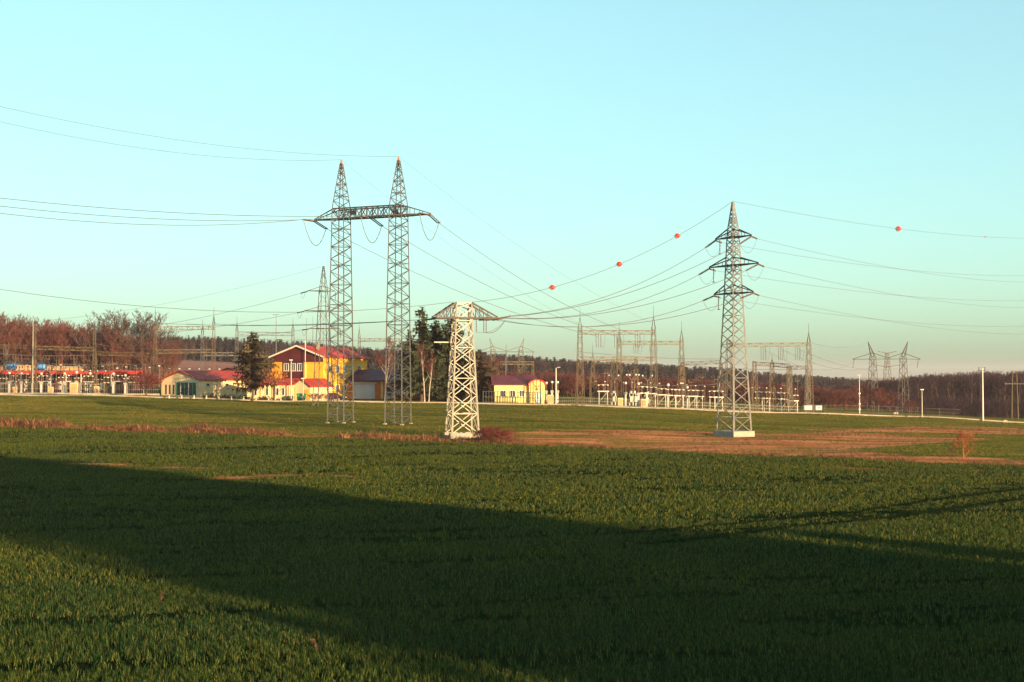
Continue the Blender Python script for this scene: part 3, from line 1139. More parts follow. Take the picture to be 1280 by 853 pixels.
# hedge and shrubs before the cream building and along the drive
for k, (px, d, w, hgt_, m_, lab) in enumerate((
        (262, 229, 2.0, 1.1, 'hedge', 'low dark shrub before the gable of the cream building'),
        (285, 228, 2.6, .9, 'hedge', 'wide low hedge shrub before the cream building wall'),
        (303, 228, 2.2, .8, 'hedge', 'low shrub at the foot of the ragged conifer'),
        (330, 228.5, 2.6, .8, 'hedge', 'low dark hedge between conifer and small leafy tree'),
        (357, 228, 2.2, .8, 'hedge', 'low hedge before the cream gable with the bin'),
        (392, 226, 2.2, 1.5, 'bramble', 'reddish shrub before the ochre building entrance'),
        (402, 225.5, 2.4, 1.7, 'bramble', 'reddish shrub behind the far mast of the portal pylon'),
        (413, 226, 2.0, 1.5, 'bramble', 'reddish shrub near the parked dark car'))):
    b = on(px, d)
    if m_ == 'bramble':
        t, c = bare_tree(220 + k, hgt_, 1.1, .03, .05, 20, 4, .012, .25, 6, 4)
        tree_thing('shrub', lab, 'shrub', b, t, c, 'bark_red', m_)
    else:
        mb = MB()
        rnd = random.Random(300 + k)
        pts = []
        for i in range(520):
            a, q = rnd.uniform(0, 6.28), rnd.random() ** .5
            lump = .8 + .2 * math.sin(a * 3 + k)
            pts.append(b + Vector((math.cos(a) * q * w * .75 * lump, math.sin(a) * q * .8, hgt_ * rnd.uniform(.0, 1) * (1.05 - q * q * .5) * lump)))
        leaf_quads(mb, pts, .16, rnd)
        solo(mb, 'hedge_shrub', m_, lab, 'shrub', b)
# two dead weed stalks in the wheat near the viewer
for px, py, hgt_, lean, lab in ((203, 757, .42, .02, 'upright dead reddish weed stalk among the sunlit wheat'), (400, 818, .38, -.16, 'leaning dead weed stalk at the sunlit edge of the wheat')):
    g = G(px, py)
    mb = MB()
    mb.tube([g, g + Vector((lean * .5, 0, hgt_ * .5)), g + Vector((lean, .02, hgt_))], [.008, .007, .004], 5)
    rnd = random.Random(px)
    leaf_quads(mb, [g + Vector((lean * q + rnd.gauss(0, .02), rnd.gauss(0, .02), hgt_ * q)) for q in [.3 + .7 * rnd.random() for _ in range(26)]], .035, rnd)
    solo(mb, 'dead_weed', 'bark_red', lab, 'weed', g)

# ------------------------------------------------------------------ lattice work
def levels(prof, k):
    z0, z1 = prof[0][0], prof[-1][0]
    zs = [p[0] for p in prof]
    hs = [p[1] for p in prof]
    out_, z = [z0], z0
    while True:
        st = max(k * 2 * float(np.interp(z, zs, hs)), .45)
        if z + st * 1.3 > z1:
            break
        z += st
        out_.append(z)
    out_.append(z1)
    return [(q, float(np.interp(q, zs, hs))) for q in out_]


def lattice(mb, base, prof, k=1.0, leg=.16, br=.08, style='X', rot=0.0, hor=2):
    base = Vector(base)
    cs, sn = math.cos(rot), math.sin(rot)

    def c(i, z, h):
        x, y = ((-h, -h), (h, -h), (h, h), (-h, h))[i]
        return base + Vector((x * cs - y * sn, x * sn + y * cs, z))
    lv = levels(prof, k)
    for n, ((z0, h0), (z1, h1)) in enumerate(zip(lv[:-1], lv[1:])):
        f = 1 - .45 * n / len(lv)
        for i in range(4):
            j = (i + 1) % 4
            mb.bar(c(i, z0, h0), c(i, z1, h1), leg * f, leg * f)
            if style == 'X':
                mb.bar(c(i, z0, h0), c(j, z1, h1), br)
                mb.bar(c(j, z0, h0), c(i, z1, h1), br)
            else:
                a, b_ = (i, j) if (n + i) % 2 else (j, i)
                mb.bar(c(a, z0, h0), c(b_, z1, h1), br)
            if hor and n % hor == 0:
                mb.bar(c(i, z1, h1), c(j, z1, h1), br)
    return mb


def truss(mb, a, b, w, h, n, ch=.09, br=.05):
    """horizontal box beam between a and b (centre of the bottom face)"""
    a, b = Vector(a), Vector(b)
    d = (b - a).normalized()
    s = Vector((-d.y, d.x, 0)).normalized() * (w / 2)
    u = Vector((0, 0, h))
    for o in (s, -s, s + u, -s + u):
        mb.bar(a + o, b + o, ch)
    for i in range(n):
        p, q = a.lerp(b, i / n), a.lerp(b, (i + 1) / n)
        for o in (s, -s):
            if i % 2:
                mb.bar(p + o, q + o + u, br)
            else:
                mb.bar(p + o + u, q + o, br)
            mb.bar(q + o, q + o + u, br)
        mb.bar(p + s, q - s, br)
        mb.bar(p + s + u, q - s + u, br)
        mb.bar(q + s, q - s, br)
    return mb


def hang(a, b, sag, n=14):
    a, b = Vector(a), Vector(b)
    return [a.lerp(b, i / n) - Vector((0, 0, sag * 4 * (i / n) * (1 - i / n))) for i in range(n + 1)]


def wire(label, pts, r=.028, group=None, name='overhead_wire'):
    return solo(MB().tube(pts, r, 4, caps=False), name, 'wire', label, 'cable', pts[0], group)


def wire_out(label, a, c, k=.0, tmax=1.6, r=.028, group=None):
    """from a through c and on beyond the edge of the view, with a slight sag k (metres)"""
    a, c = Vector(a), Vector(c)
    pts = []
    for i in range(25):
        t = tmax * i / 24
        pts.append(a + (c - a) * t - Vector((0, 0, 4 * k * t * (1 - t))))
    return wire(label, pts, r, group)


def footing(name, at_, size, root, rot):
    MB().box(at_, size, rot).build(name, 'concrete', root)


# ------------------------------------------------------------------ portal pylon with two masts
d0 = 163.0
pb = Vector((X(461.5, d0), d0, 0))
ax = Vector((math.cos(math.radians(-24)), math.sin(math.radians(-24)), 0))       # along the beam, towards the viewer's right
pm = [pb - ax * 3.95, pb + ax * 3.95]
r = thing('portal_pylon', 'tall twin-mast portal pylon of lattice steel in the meadow', 'pylon', (pb.x, pb.y, gz1(pb.x, pb.y)))
ZB = Z(272, d0)
tips = []
for i, m in enumerate(pm):
    m.z = gz1(m.x, m.y)
    zt = Z(203 if i == 0 else 199, m.y)
    Ht = zt - m.z
    hb = ZB + 1.25 - m.z
    mb = MB()
    lattice(mb, m, [(0, 1.14), (hb * .55, .98), (hb, .80), (Ht - .2, .13)], .42, .15, .06, 'Z', math.radians(-24), 3)
    ma = mb.build('lattice_mast', 'steel', r)
    MB().tube([m + Vector((0, 0, Ht - .9)), m + Vector((0, 0, Ht - .1)), m + Vector((0, 0, Ht + .35))], [.17, .16, .04], 6).build('peak_cap', 'rust', ma)
    for sx in (-1, 1):
        for sy in (-1, 1):
            q = m + ax * (1.14 * sx) + Vector((-ax.y, ax.x, 0)) * (1.14 * sy)
            footing('footing', Vector((q.x, q.y, gz1(q.x, q.y) - .1)), (.34, .34, .45), r, math.radians(-24))
    tips.append(m + Vector((0, 0, Ht + .3)))
pn = Vector((-ax.y, ax.x, 0))
mb = MB()
a0, a1 = pb - ax * 4.6, pb + ax * 4.6
a0.z = a1.z = ZB
truss(mb, a0, a1, 1.5, 1.2, 12, .15, .08)
L_tip, R_tip = pb - ax * 7.7, pb + ax * 8.2
L_tip.z = R_tip.z = ZB
for e, t in ((a0, L_tip), (a1, R_tip)):
    for s in (.75, -.75):
        o = pn * s
        mb.bar(e + o, t + o * .2, .15, .1)
        mb.bar(e + o + Vector((0, 0, 1.2)), t + o * .2 + Vector((0, 0, .1)), .12, .08)
        for q in (.33, .66):
            mb.bar(e.lerp(t, q) + o * (1 - .8 * q), e.lerp(t, q) + o * (1 - .8 * q) + Vector((0, 0, 1.2 * (1 - q))), .07)
cb = mb.build('cross_beam', 'steel_dark', r)
for px in (441, 494):
    q = P(px, 266, d0 - .9)
    MB().box(q, (.75, .06, .55), math.radians(-24)).build('number_plate', 'black', cb)
att = [L_tip.copy(), pb + ax * .3 + Vector((0, 0, ZB - pb.z)), R_tip.copy()]
dirL = Vector((-.6, -.78, .03))
PORT_L, PORT_R = [], []
tgtR = [P(748, 420, 224), P(772, 420, 224.5), P(800, 420, 225)]
for i, q in enumerate(att):
    q = q - Vector((0, 0, .12))
    eL = q + dirL.normalized() * 1.9
    dr = (tgtR[i] - q).normalized()
    eR = q + (dr + Vector((0, 0, -.16))).normalized() * 2.2
    for s in (-.17, .17):
        o = ax * s
        MB().string(q + o, eL + o, 13, .09).build('insulator_string', 'insul', r, True)
        MB().string(q + o, eR + o, 13, .09).build('insulator_string', 'insul', r, True)
    MB().bar(eL - ax * .25, eL + ax * .25, .09, caps=True).build('yoke', 'steel_dark', r)
    MB().bar(eR - ax * .25, eR + ax * .25, .09, caps=True).build('yoke', 'steel_dark', r)
    MB().tube(hang(eL, eR, 2.6, 16), .045, 5).build('jumper_loop', 'wire', r)
    PORT_L.append(eL)
    PORT_R.append(eR)
for i, (py, nm) in enumerate(((267, 'far end'), (258, 'middle'), (248, 'near end'))):
    wire_out('phase conductor leaving the %s of the portal pylon beam across the sky' % nm, PORT_L[i], P(0, py, 128 - 3 * i), .9, 1.7, .03)
for i, nm in enumerate(('far end', 'middle', 'near end')):
    wire('phase conductor dropping from the %s of the portal beam to the switchyard gantry' % nm, hang(PORT_R[i], tgtR[i] + Vector((0, 0, -.1)), 1.5, 24), .032)
wire_out('thin earth wire from the far portal mast peak across the sky', tips[0], P(0, 153, 128), 1.2, 1.7, .02)
wire_out('thin earth wire from the near portal mast peak, topmost in the sky', tips[1], P(0, 134, 126), 1.2, 1.7, .02)

# ------------------------------------------------------------------ tall barrel pylon
g = G(917, 546)
d1 = g.y
r = thing('barrel_pylon', 'tall tapering lattice pylon with three pairs of arms on the dry strip', 'pylon', g)
rot = math.radians(35)
Ht = Z(253, d1) - g.z
za = [Z(y, d1) - g.z for y in (367, 332, 297)]
mb = MB()
lattice(mb, g, [(.5, 1.30), (za[0], .68), (za[2] + .6, .44), (Ht, .07)], .6, .16, .06, 'X', rot, 3)
body = mb.build('lattice_mast', 'steel_mid', r)
MB().box(g + Vector((0, 0, .22)), (3.1, 3.1, .75), rot).build('concrete_base', 'concrete', r)
ax1 = Vector((math.cos(rot - math.pi / 2), math.sin(rot - math.pi / 2), 0))       # arms, towards viewer's right and near
n1 = Vector((-ax1.y, ax1.x, 0))
ARMS = []
for za_, hl in zip(za, (2.75, 3.5, 2.5)):
    mb = MB()
    hw = float(np.interp(za_, [.5, za[0], za[2] + .6], [1.3, .68, .44]))
    c0 = g + Vector((0, 0, za_))
    ends = []
    for s in (-1, 1):
        t = c0 + ax1 * (hl + .25) * s
        for w in (hw, -hw):
            e = c0 + ax1 * hw * s + n1 * w
            mb.bar(e, t, .13, .1)
            mb.bar(e + Vector((0, 0, .85)), t + Vector((0, 0, .06)), .11, .08)
            m_ = e.lerp(t, .45)
            mb.bar(m_, (e + Vector((0, 0, .85))).lerp(t, .45), .06)
        mb.bar((c0 + ax1 * hw * s + n1 * hw).lerp(t, .4), (c0 + ax1 * hw * s - n1 * hw).lerp(t, .4), .06)
        ends.append(t)
    for w in (hw, -hw):
        mb.bar(c0 - ax1 * hw + n1 * w, c0 + ax1 * hw + n1 * w, .13)
    mb.build('cross_arm', 'steel_dark', r)
    ARMS.append(ends)
top1 = g + Vector((0, 0, Ht + .1))
BAR = dict(L=[], R=[])

# ------------------------------------------------------------------ squat terminal pylon
g2 = G(578, 547)
d2 = g2.y
r2 = thing('terminal_pylon', 'squat pale lattice pylon with one wide arched arm on the ditch edge', 'pylon', g2)
rot2 = math.radians(16)
Ha = Z(398, d2) - g2.z
Hp = Z(379, d2) - g2.z
mb = MB()
lattice(mb, g2, [(.45, 1.40), (Ha, .85), (Hp, .80)], .72, .17, .085, 'X', rot2, 2)
mb.build('lattice_mast', 'steel_light', r2)
ax2 = Vector((math.cos(rot2), math.sin(rot2), 0))
n2_ = Vector((-ax2.y, ax2.x, 0))
MB().box(g2 + Vector((0, 0, .12)) - n2_ * 1.25, (3.3, .75, .75), rot2).build('concrete_base', 'concrete', r2)
MB().box(g2 + Vector((0, 0, .12)) + n2_ * 1.25, (3.3, .75, .75), rot2).build('concrete_base', 'concrete', r2)
c0 = g2 + Vector((0, 0, Ha))
mb = MB()
tipsT = {}
for s in (-1, 1):
    t = c0 + ax2 * (3.5 if s > 0 else 3.0) * s
    tipsT[s] = t
    for w in (-1, 1):
        e = c0 + ax2 * .85 * s + n2_ * w * .85
        eu = g2 + Vector((0, 0, Hp)) + ax2 * .8 * s + n2_ * .8 * w
        tw = t + n2_ * .95 * w
        mb.bar(e, tw, .2, .2)
        mb.bar(eu, tw + Vector((0, 0, .12)), .17, .14)
        for q in (.3, .62):
            mb.bar(e.lerp(tw, q), eu.lerp(tw, q), .08)
            mb.bar(e.lerp(tw, q), eu.lerp(tw, max(q - .3, 0)), .07)
    mb.bar(t + n2_ * .95, t - n2_ * .95, .18)
    mb.bar(t + n2_ * .95, c0 + ax2 * s * .85 - n2_ * .85, .08)
    mb.bar(t - n2_ * .95, c0 + ax2 * s * .85 + n2_ * .85, .08)
for w in (-.85, .85):
    mb.bar(c0 - ax2 * .85 + n2_ * w, c0 + ax2 * .85 + n2_ * w, .2)
mb.build('cross_arm', 'steel_dark', r2)

# six conductors between the two pylons, strings at both ends
names = ('lower', 'middle', 'upper')
for i, ends in enumerate(ARMS):
    for s, e in zip((-1, 1), ends):
        e = e - Vector((0, 0, .12))
        tt = tipsT[1] + n2_ * (.95 * s) - ax2 * (.0 + .75 * (2 - i)) + Vector((0, 0, -.15))
        dl_ = (tt - e).normalized()
        sl = e + (dl_ + Vector((0, 0, -.30))).normalized() * 1.45
        st = tt + (-dl_ + Vector((0, 0, -.06))).normalized() * 1.5
        for o in (-.09, .09):
            MB().string(e + n1 * o, sl + n1 * o, 9, .09).build('insulator_string', 'insul', r, True)
            MB().string(tt + n2_ * o, st + n2_ * o, 9, .09).build('insulator_string', 'insul', r2, True)
        side = 'far' if s < 0 else 'near'
        wire('conductor from the %s %s arm of the barrel pylon to the squat pylon' % (side, names[i]), hang(sl, st, 1.7 - .1 * i, 24), .026)
        # outgoing side
        py = {(-1, 2): 345, (1, 2): 353, (-1, 1): 376, (1, 1): 385, (-1, 0): 408, (1, 0): 418}[(s, i)]
        c = P(1280, py, 245)
        dr = (c - e).normalized()
        sr = e + (dr + Vector((0, 0, -.10))).normalized() * 1.5
        for o in (-.09, .09):
            MB().string(e + n1 * o * .4, sr + n1 * o * .4, 9, .09).build('insulator_string', 'insul', r, True)
        wire_out('faint conductor leaving the %s %s arm of the barrel pylon towards the wood' % (side, names[i]), sr, c, 1.0, 1.5, .018)
        MB().tube(hang(sl, sr, 1.25, 12), .02, 4).build('jumper_loop', 'wire', r)
        if s < 0:
            h0 = e + ax1 * .7
            MB().string(h0, h0 - Vector((0, 0, 1.5)), 9, .075).build('jumper_insulator', 'insul', r, True)
            MB().bar(h0 - Vector((.18, 0, 1.52)), h0 - Vector((-.18, 0, 1.52)), .07).build('jumper_clamp', 'steel_dark', r)
# left-going conductors of the squat pylon
LG = [P(196, 404, 250), P(232, 405, 251), P(268, 405, 252)]
for i in range(3):
    tt = tipsT[-1] + n2_ * (.95 - .95 * i) + Vector((0, 0, -.1))
    dl_ = (LG[i] - tt).normalized()
    st = tt + (dl_ + Vector((0, 0, -.02))).normalized() * 1.6
    for o in (-.09, .09):
        MB().string(tt + n2_ * o, st + n2_ * o, 9, .09).build('insulator_string', 'insul', r2, True)
    wire('busbar conductor from the squat pylon to the %s bay of the lofty gantry' % ('first', 'second', 'third')[i], hang(st, LG[i], .5, 24), .024)
for k, q in enumerate((.25, 1.05, 1.3)):
    h0 = c0 + ax2 * (1.0 + q) - n2_ * .9
    MB().string(h0, h0 - Vector((0, 0, 1.45)), 9, .075).build('jumper_insulator', 'insul', r2, True)
    MB().tube(hang(h0 - Vector((0, 0, 1.45)), tipsT[1] + ax2 * .9 - n2_ * .6 - Vector((0, 0, .25)), .5, 10), .018, 4).build('jumper_loop', 'wire', r2)
# small service arm low on the far side
MB().bar(g2 + Vector((0, 0, Ha - 2.5)) - ax2 * 1.05, g2 + Vector((0, 0, Ha - 2.5)) - ax2 * 3.0, .12, caps=True).build('side_arm', 'steel_light', r2)
eT = [g2 + Vector((0, 0, Hp + .1)) + ax2 * .95 * s for s in (-1, 1)]
ew = hang(eT[1], top1, 2.05, 40)
wire('earth wire with marker balls between the squat pylon and the barrel pylon', ew, .022)
ewr_c = P(1280, 298, 240)
wire_out('earth wire sloping from the barrel pylon peak over the wood', top1, ewr_c, .9, 1.5, .018)
wire_out('earth wire from the squat pylon peak low across the wood', eT[0], P(0, 362, 112), 1.45, 1.7, .022)


def ball(pt, label, flip=0.0, rad=.28):
    q = thing('marker_ball', label, 'marker ball', pt - Vector((0, 0, rad)), 'aircraft marker balls on the earth wires')
    for s, m_ in ((1, 'ball_red'), (-1, 'white')):
        mb = MB()
        pts, rs = [], []
        ax_ = Vector((math.cos(flip) * .7, -.75, .45)).normalized() * s
        for i in range(9):
            a = math.pi / 2 * i / 8
            pts.append(pt + ax_ * rad * math.sin(a) + ax_ * .002)
            rs.append(max(rad * math.cos(a), .004))
        mb.tube(pts, rs, 16)
        mb.build('hemisphere', m_, q, True)
    MB().tube([pt - Vector((rad + .12, 0, 0)), pt + Vector((rad + .12, 0, 0))], .03, 5).build('clamp', 'steel_dark', q)


for px, lab, fl in ((690, 'red and white marker ball nearest the squat pylon', .3), (774, 'red and white marker ball midway along the earth wire', .9), (847, 'red and white marker ball nearest the barrel pylon', .2)):
    best = min((ew[i].lerp(ew[i + 1], j / 10) for i in range(40) for j in range(10)), key=lambda q: abs(CX + q.x / q.y * F - px))
    ball(best, lab, fl)
for px, lab, rad in ((1124, 'marker ball alone on the sloping earth wire above the wood', .36), (1233, 'faint far marker ball close to the picture edge', .13)):
    pts = [top1 + (ewr_c - top1) * (i / 400) - Vector((0, 0, 4 * .9 * (i / 400) * (1 - i / 400))) for i in range(401)]
    ball(min(pts, key=lambda q: abs(CX + q.x / q.y * F - px)), lab, .4, rad)

# ------------------------------------------------------------------ pylon standing behind the portal pylon's far mast
d3 = 205.0
b3 = on(404, d3)
r = thing('small_pylon', 'slender three-armed pylon half hidden behind the far portal mast', 'pylon', b3)
Ht = Z(333, d3) - b3.z
z3 = [Z(y, d3) - b3.z for y in (411, 389, 364)]
mb = MB()
lattice(mb, b3, [(0, 1.25), (z3[0], .75), (z3[2], .5), (Ht, .08)], 1.0, .12, .045, 'Z', .5, 3)
mb.build('lattice_mast', 'steel', r)
ax3 = Vector((.97, .24, 0))
arm_ends = []
for z_, le, ri in zip(z3, (2.2, 2.9, 2.4), (2.6, 4.4, 1.8)):
    mb = MB()
    c = b3 + Vector((0, 0, z_))
    for s, L_ in ((-1, le), (1, ri)):
        t = c + ax3 * L_ * s
        for w in (.5, -.5):
            mb.bar(c + Vector((-ax3.y, ax3.x, 0)) * w, t, .15, .1)
        mb.bar(c + Vector((0, 0, .8)), t, .1, .08)
    mb.build('cross_arm', 'steel_dark', r)
    t = c - ax3 * le - Vector((0, 0, .1))
    tg = P(120, 424 if z_ == z3[0] else 420 if z_ == z3[1] else 416, 262)
    e = t + ((tg - t).normalized() + Vector((0, 0, -.04))).normalized() * 1.9
    MB().string(t, e, 10, .1).build('insulator_string', 'insul', r, True)
    MB().tube(hang(t - ax3 * .3, e, .9, 8), .025, 4).build('jumper_loop', 'wire', r)
    arm_ends.append((e, tg))
    t2 = c + ax3 * ri - Vector((0, 0, .1))
    MB().string(t2, t2 - Vector((0, 0, 1.3)), 8, .09).build('insulator_string', 'insul', r, True)
for (e, tg), nm in zip(arm_ends, names):
    wire('conductor from the %s arm of the half hidden slender pylon to the old yard' % nm, hang(e, tg, .9, 18), .022)
wire('earth wire from the half hidden slender pylon peak down towards the wood', hang(b3 + Vector((0, 0, Ht)), P(44, 402, 262), 1.2, 18), .016)

# ------------------------------------------------------------------ far portal pylons with splayed horns
def horned(label, px1, px2, d, yt, ybeam, ends, mat_='steel', group=None):
    c = on((px1 + px2) / 2, d)
    r = thing('horned_pylon', label, 'pylon', c)
    zb = Z(ybeam, d)
    for px, s in ((px1, -1), (px2, 1)):
        m = on(px, d)
        mb = MB()
        hb = zb + .8 - m.z
        lattice(mb, m, [(0, 1.15), (hb, .62)], 1.0, .15, .07, 'Z', .3, 2)
        t = Vector((X(px + s * ends[2], d), d, Z(yt, d)))
        for w in (.5, -.5):
            mb.bar(Vector((m.x + w, d - w, zb + .8)), t, .15, .1)
            mb.bar(Vector((m.x + w, d + w, zb + .8)), t, .15, .1)
        for q in (.25, .5, .72):
            e = .5 * (1 - q)
            o = Vector((m.x, d, zb + .8)).lerp(t, q)
            mb.bar(o - Vector((e, 0, 0)), o + Vector((e, 0, .25)), .08)
        mb.build('lattice_mast', mat_, r)
    mb = MB()
    p0, p1, p2, p3 = X(ends[0], d), X(px1, d), X(px2, d), X(ends[1], d)
    for y_ in (-.4, .4):
        mb.bar((p0, d + y_ * .2, zb - .1), (p1, d + y_, zb), .15)
        mb.bar((p1, d + y_, zb), (p2, d + y_, zb), .15)
        mb.bar((p2, d + y_, zb), (p3, d + y_ * .2, zb - .1), .15)
        for s_, e_ in (((p0, zb), (p1, zb + 1.7)), ((p1, zb + 1.7), ((p1 + p2) / 2, zb + .25)), (((p1 + p2) / 2, zb + .25), (p2, zb + 1.7)), ((p2, zb + 1.7), (p3, zb))):
            mb.bar((s_[0], d + y_ * .5, s_[1]), (e_[0], d + y_ * .5, e_[1]), .13)
    mb.build('cross_beam', mat_, r)
    for x_ in (p0 + .4, (p1 + p2) / 2, p3 - .4):
        MB().string((x_, d, zb - .1), (x_ - .6, d - .6, zb - 2.4), 10, .13).build('insulator_string', 'insul', r, True)
    return r


horned('portal pylon with splayed horns before the dark wood', 1091, 1129, 372, 427, 449, (1066, 1150, 6), 'steel_dark')
horned('distant horned portal pylon rising behind the pale yellow shed', 616, 651, 430, 423, 440, (598, 668, 4), 'steel_tan')
c = on(1109, 520)
r = thing('distant_pylon', 'small faint pylon seen between the masts of the horned pylon', 'pylon', c)
mb = MB()
zt = Z(441, 520) - c.z
lattice(mb, c, [(0, 1.8), (zt * .8, .8), (zt, .5)], 1.2, .14, .07, 'X', .2, 2)
mb.build('lattice_mast', 'steel', r)
mb = MB()
for z_, l_ in ((zt, 3.6), (zt - 5.2, 5.0)):
    q = c + Vector((0, 0, z_))
    mb = MB()
    mb.prism([q + Vector((-l_, -.1, .6)), q + Vector((-l_, -.1, .35)), q + Vector((0, -.1, -.4)), q + Vector((l_, -.1, .35)), q + Vector((l_, -.1, .6)), q + Vector((0, -.1, -.1))], (0, .2, 0))
    mb.build('cross_arm', 'steel', r)

# ------------------------------------------------------------------ switchyard gantries
def gantry(label, posts, beams, strings=(), m_='steel_tan', hw=.62, group=None):
    """posts: (px, depth, y of body top, y of rod tip); beams: (i, j, y); strings: (px, i, j, y)"""
    b0 = on(posts[0][0], posts[0][1])
    r = thing('gantry', label, 'gantry', b0, group)
    P_ = []
    for px, d, yt, yr in posts:
        b = on(px, d)
        h = Z(yt, d) - b.z
        mb = MB()
        lattice(mb, b, [(0, hw), (h, hw * .45)], 1.25, .095, .042, 'Z', .2, 2)
        po = mb.build('lattice_post', m_, r)
        if yr:
            top = b + Vector((0, 0, h))
            zr = Z(yr, d)
            mb = MB()
            w = hw * .42
            mid = (zr - top.z) * .5
            for sx, sy in ((1, 1), (1, -1), (-1, 1), (-1, -1)):
                mb.bar(top + Vector((sx * w, sy * w, 0)), top + Vector((0, 0, mid)), .08, .06)
            mb.bar(top + Vector((0, 0, mid * .9)), Vector((top.x, top.y, zr)), .07, .03)
            mb.build('lightning_rod', 'steel_dark', po)
        P_.append((b, d))
    for i, j, y in beams:
        (a, da), (c, dc) = P_[i], P_[j]
        yy = y if hasattr(y, '__len__') else (y, y)
        A, B = Vector((a.x, a.y, Z(yy[0], da))), Vector((c.x, c.y, Z(yy[1], dc)))
        n = max(3, int((B - A).length / .95))
        mb = MB()
        truss(mb, A, B, .7, .62, n, .09, .045)
        mb.build('lattice_beam', m_, r)
    for px, d, y, ln in strings:
        q = P(px, y, d)
        for s in (-.75, .0, .75):
            MB().string(q + Vector((s * .55, 0, 0)), q + Vector((s * .45, 0, -ln)), 10, .075, .02).build('insulator_string', 'insul', r, True)
        MB().tube(hang(q + Vector((.45, 0, -ln * .2)), q + Vector((1.1, -.3, -.1)), ln * .95, 10), .022, 4).build('jumper_loop', 'wire', r)
    return r


# in front of the red thicket
gantry('tallest gantry with two spiked lattice posts before the red thicket', ((725, 223, 409, 384), (817, 226, 409, 382)), ((0, 1, (418, 418)), (0, 1, (451, 451))), ((748, 224, 418, 2.2), (771, 224.5, 418, 2.2), (797, 225, 418, 2.2)))
gantry('second spiked gantry standing behind the tallest one', ((774, 243, 424, 402), (852, 246, 424, 402)), ((0, 1, (431, 431)),), ((795, 244, 431, 1.6), (815, 245, 431, 1.6)))
gantry('low bare gantry linking small posts behind the tallest gantry', ((741, 252, 452, 430), (766, 252, 450, None), (795, 253, 449, None)), ((0, 1, (455, 454)), (1, 2, (454, 453))), (), 'steel_tan', .5)
gantry('long low gantry running behind the barrel pylon', ((853, 250, 453, None), (901, 252, 453, None)), ((0, 1, (457, 455)),), (), 'steel_tan', .5)
gantry('wide spiked gantry whose beam ends behind the barrel pylon', ((911, 232, 425, None), (1011, 236, 428, 404)), ((0, 1, (434, 433)),), ((954, 233.5, 434, 2.3), (976, 234.2, 434, 2.3), (997, 235, 434, 2.3)))
gantry('three-post low portal gantry beside the wide spiked gantry', ((943, 236, 452, None), (965, 238, 455, 443), (986, 236, 457, None)), ((0, 1, (457, 458)), (1, 2, (458, 460))), (), 'steel_tan', .55)
gantry('short gantry linking the three-post portal to the spiked post', ((988, 238, 458, None), (1009, 240, 459, None)), ((0, 1, (462, 462)),), (), 'steel', .45)
# beside and behind the cream building
gantry('lofty gantry with spiked posts behind the russet trees', ((194, 250, 408, 384), (267, 253, 405, 384)), ((0, 1, (413, 412)), (0, 1, (442, 441))), (), 'steel_tan', .45)
gantry('slim gantry post pair between lofty gantry and conifer', ((253, 262, 416, 399), (296, 264, 413, 396)), ((0, 1, (445, 445)),), (), 'steel', .5)
gantry('spiked gantry over the ochre building roof', ((296, 268, 413, 397), (366, 270, 413, 397)), ((0, 1, (419, 420)),), (), 'steel', .5)
gantry('gantry of pale posts at the near end of the old yard', ((43, 248, 405, 398), (118, 250, 409, 400)), ((0, 1, (437, 439)),), (), 'steel_tan', .36)
gantry('gantry continuing the old yard beam to the lofty post', ((119, 251, 440, None), (192, 251, 438, None)), ((0, 1, (444, 446)),), (), 'steel_tan', .45)
gantry('gantry at the picture edge of the old yard', ((-34, 250, 428, None), (42, 250, 428, None)), ((0, 1, (435, 436)),), (), 'steel_tan', .45)
gantry('lower busbar gantry of the old yard', ((6, 262, 431, None), (60, 262, 452, None)), ((0, 1, (453, 453)),), (), 'steel', .4)
gantry('low bus gantry between old yard and round tree', ((136, 256, 450, None), (168, 257, 450, None)), ((0, 1, (455, 456)),), (), 'steel_tan', .4)
gantry('faint gantry behind the ochre roof and portal mast', ((449, 280, 421, 401), (500, 282, 425, None)), ((0, 1, (427, 427)),), (), 'steel', .45)
gantry('small gantry behind the pale yellow shed', ((622, 290, 452, None), (666, 292, 452, None)), ((0, 1, (456, 456)),), (), 'steel_tan', .4)
# slim lightning masts
for px, d, yt, lab in ((345, 262, 393, 'slim mast with a cross bar above the conifer'), (383, 272, 398, 'slim lightning mast over the ochre roof ridge'), (391, 276, 395, 'thin lightning mast beside the roof ridge mast'), (404, 268, 399, 'thin mast close to the half hidden pylon'), (41, 246, 399, 'smooth pale mast in the old yard'), (632, 300, 432, 'thin lightning mast behind the pale yellow shed'), (633.5, 330, 429, 'thinner far lightning mast behind the pale yellow shed')):
    b = on(px, d)
    zt = Z(yt, d)
    q = thing('lightning_mast', lab, 'mast', b)
    MB().tube([b, (b.x, b.y, b.z + (zt - b.z) * .6), (b.x, b.y, zt)], [.13, .09, .025], 6).build('pole', 'steel_light' if px == 41 else 'steel', q)
    MB().box(b + Vector((0, 0, .1)), (.6, .6, .3)).build('footing', 'concrete', q)
    if px == 345:
        MB().bar((b.x - .6, b.y, zt - .1), (b.x + .6, b.y, zt - .1), .08, caps=True).build('cross_bar', 'steel', q)

# ------------------------------------------------------------------ switchyard apparatus (built once, then copied)
O = Vector((0, 0, 0))


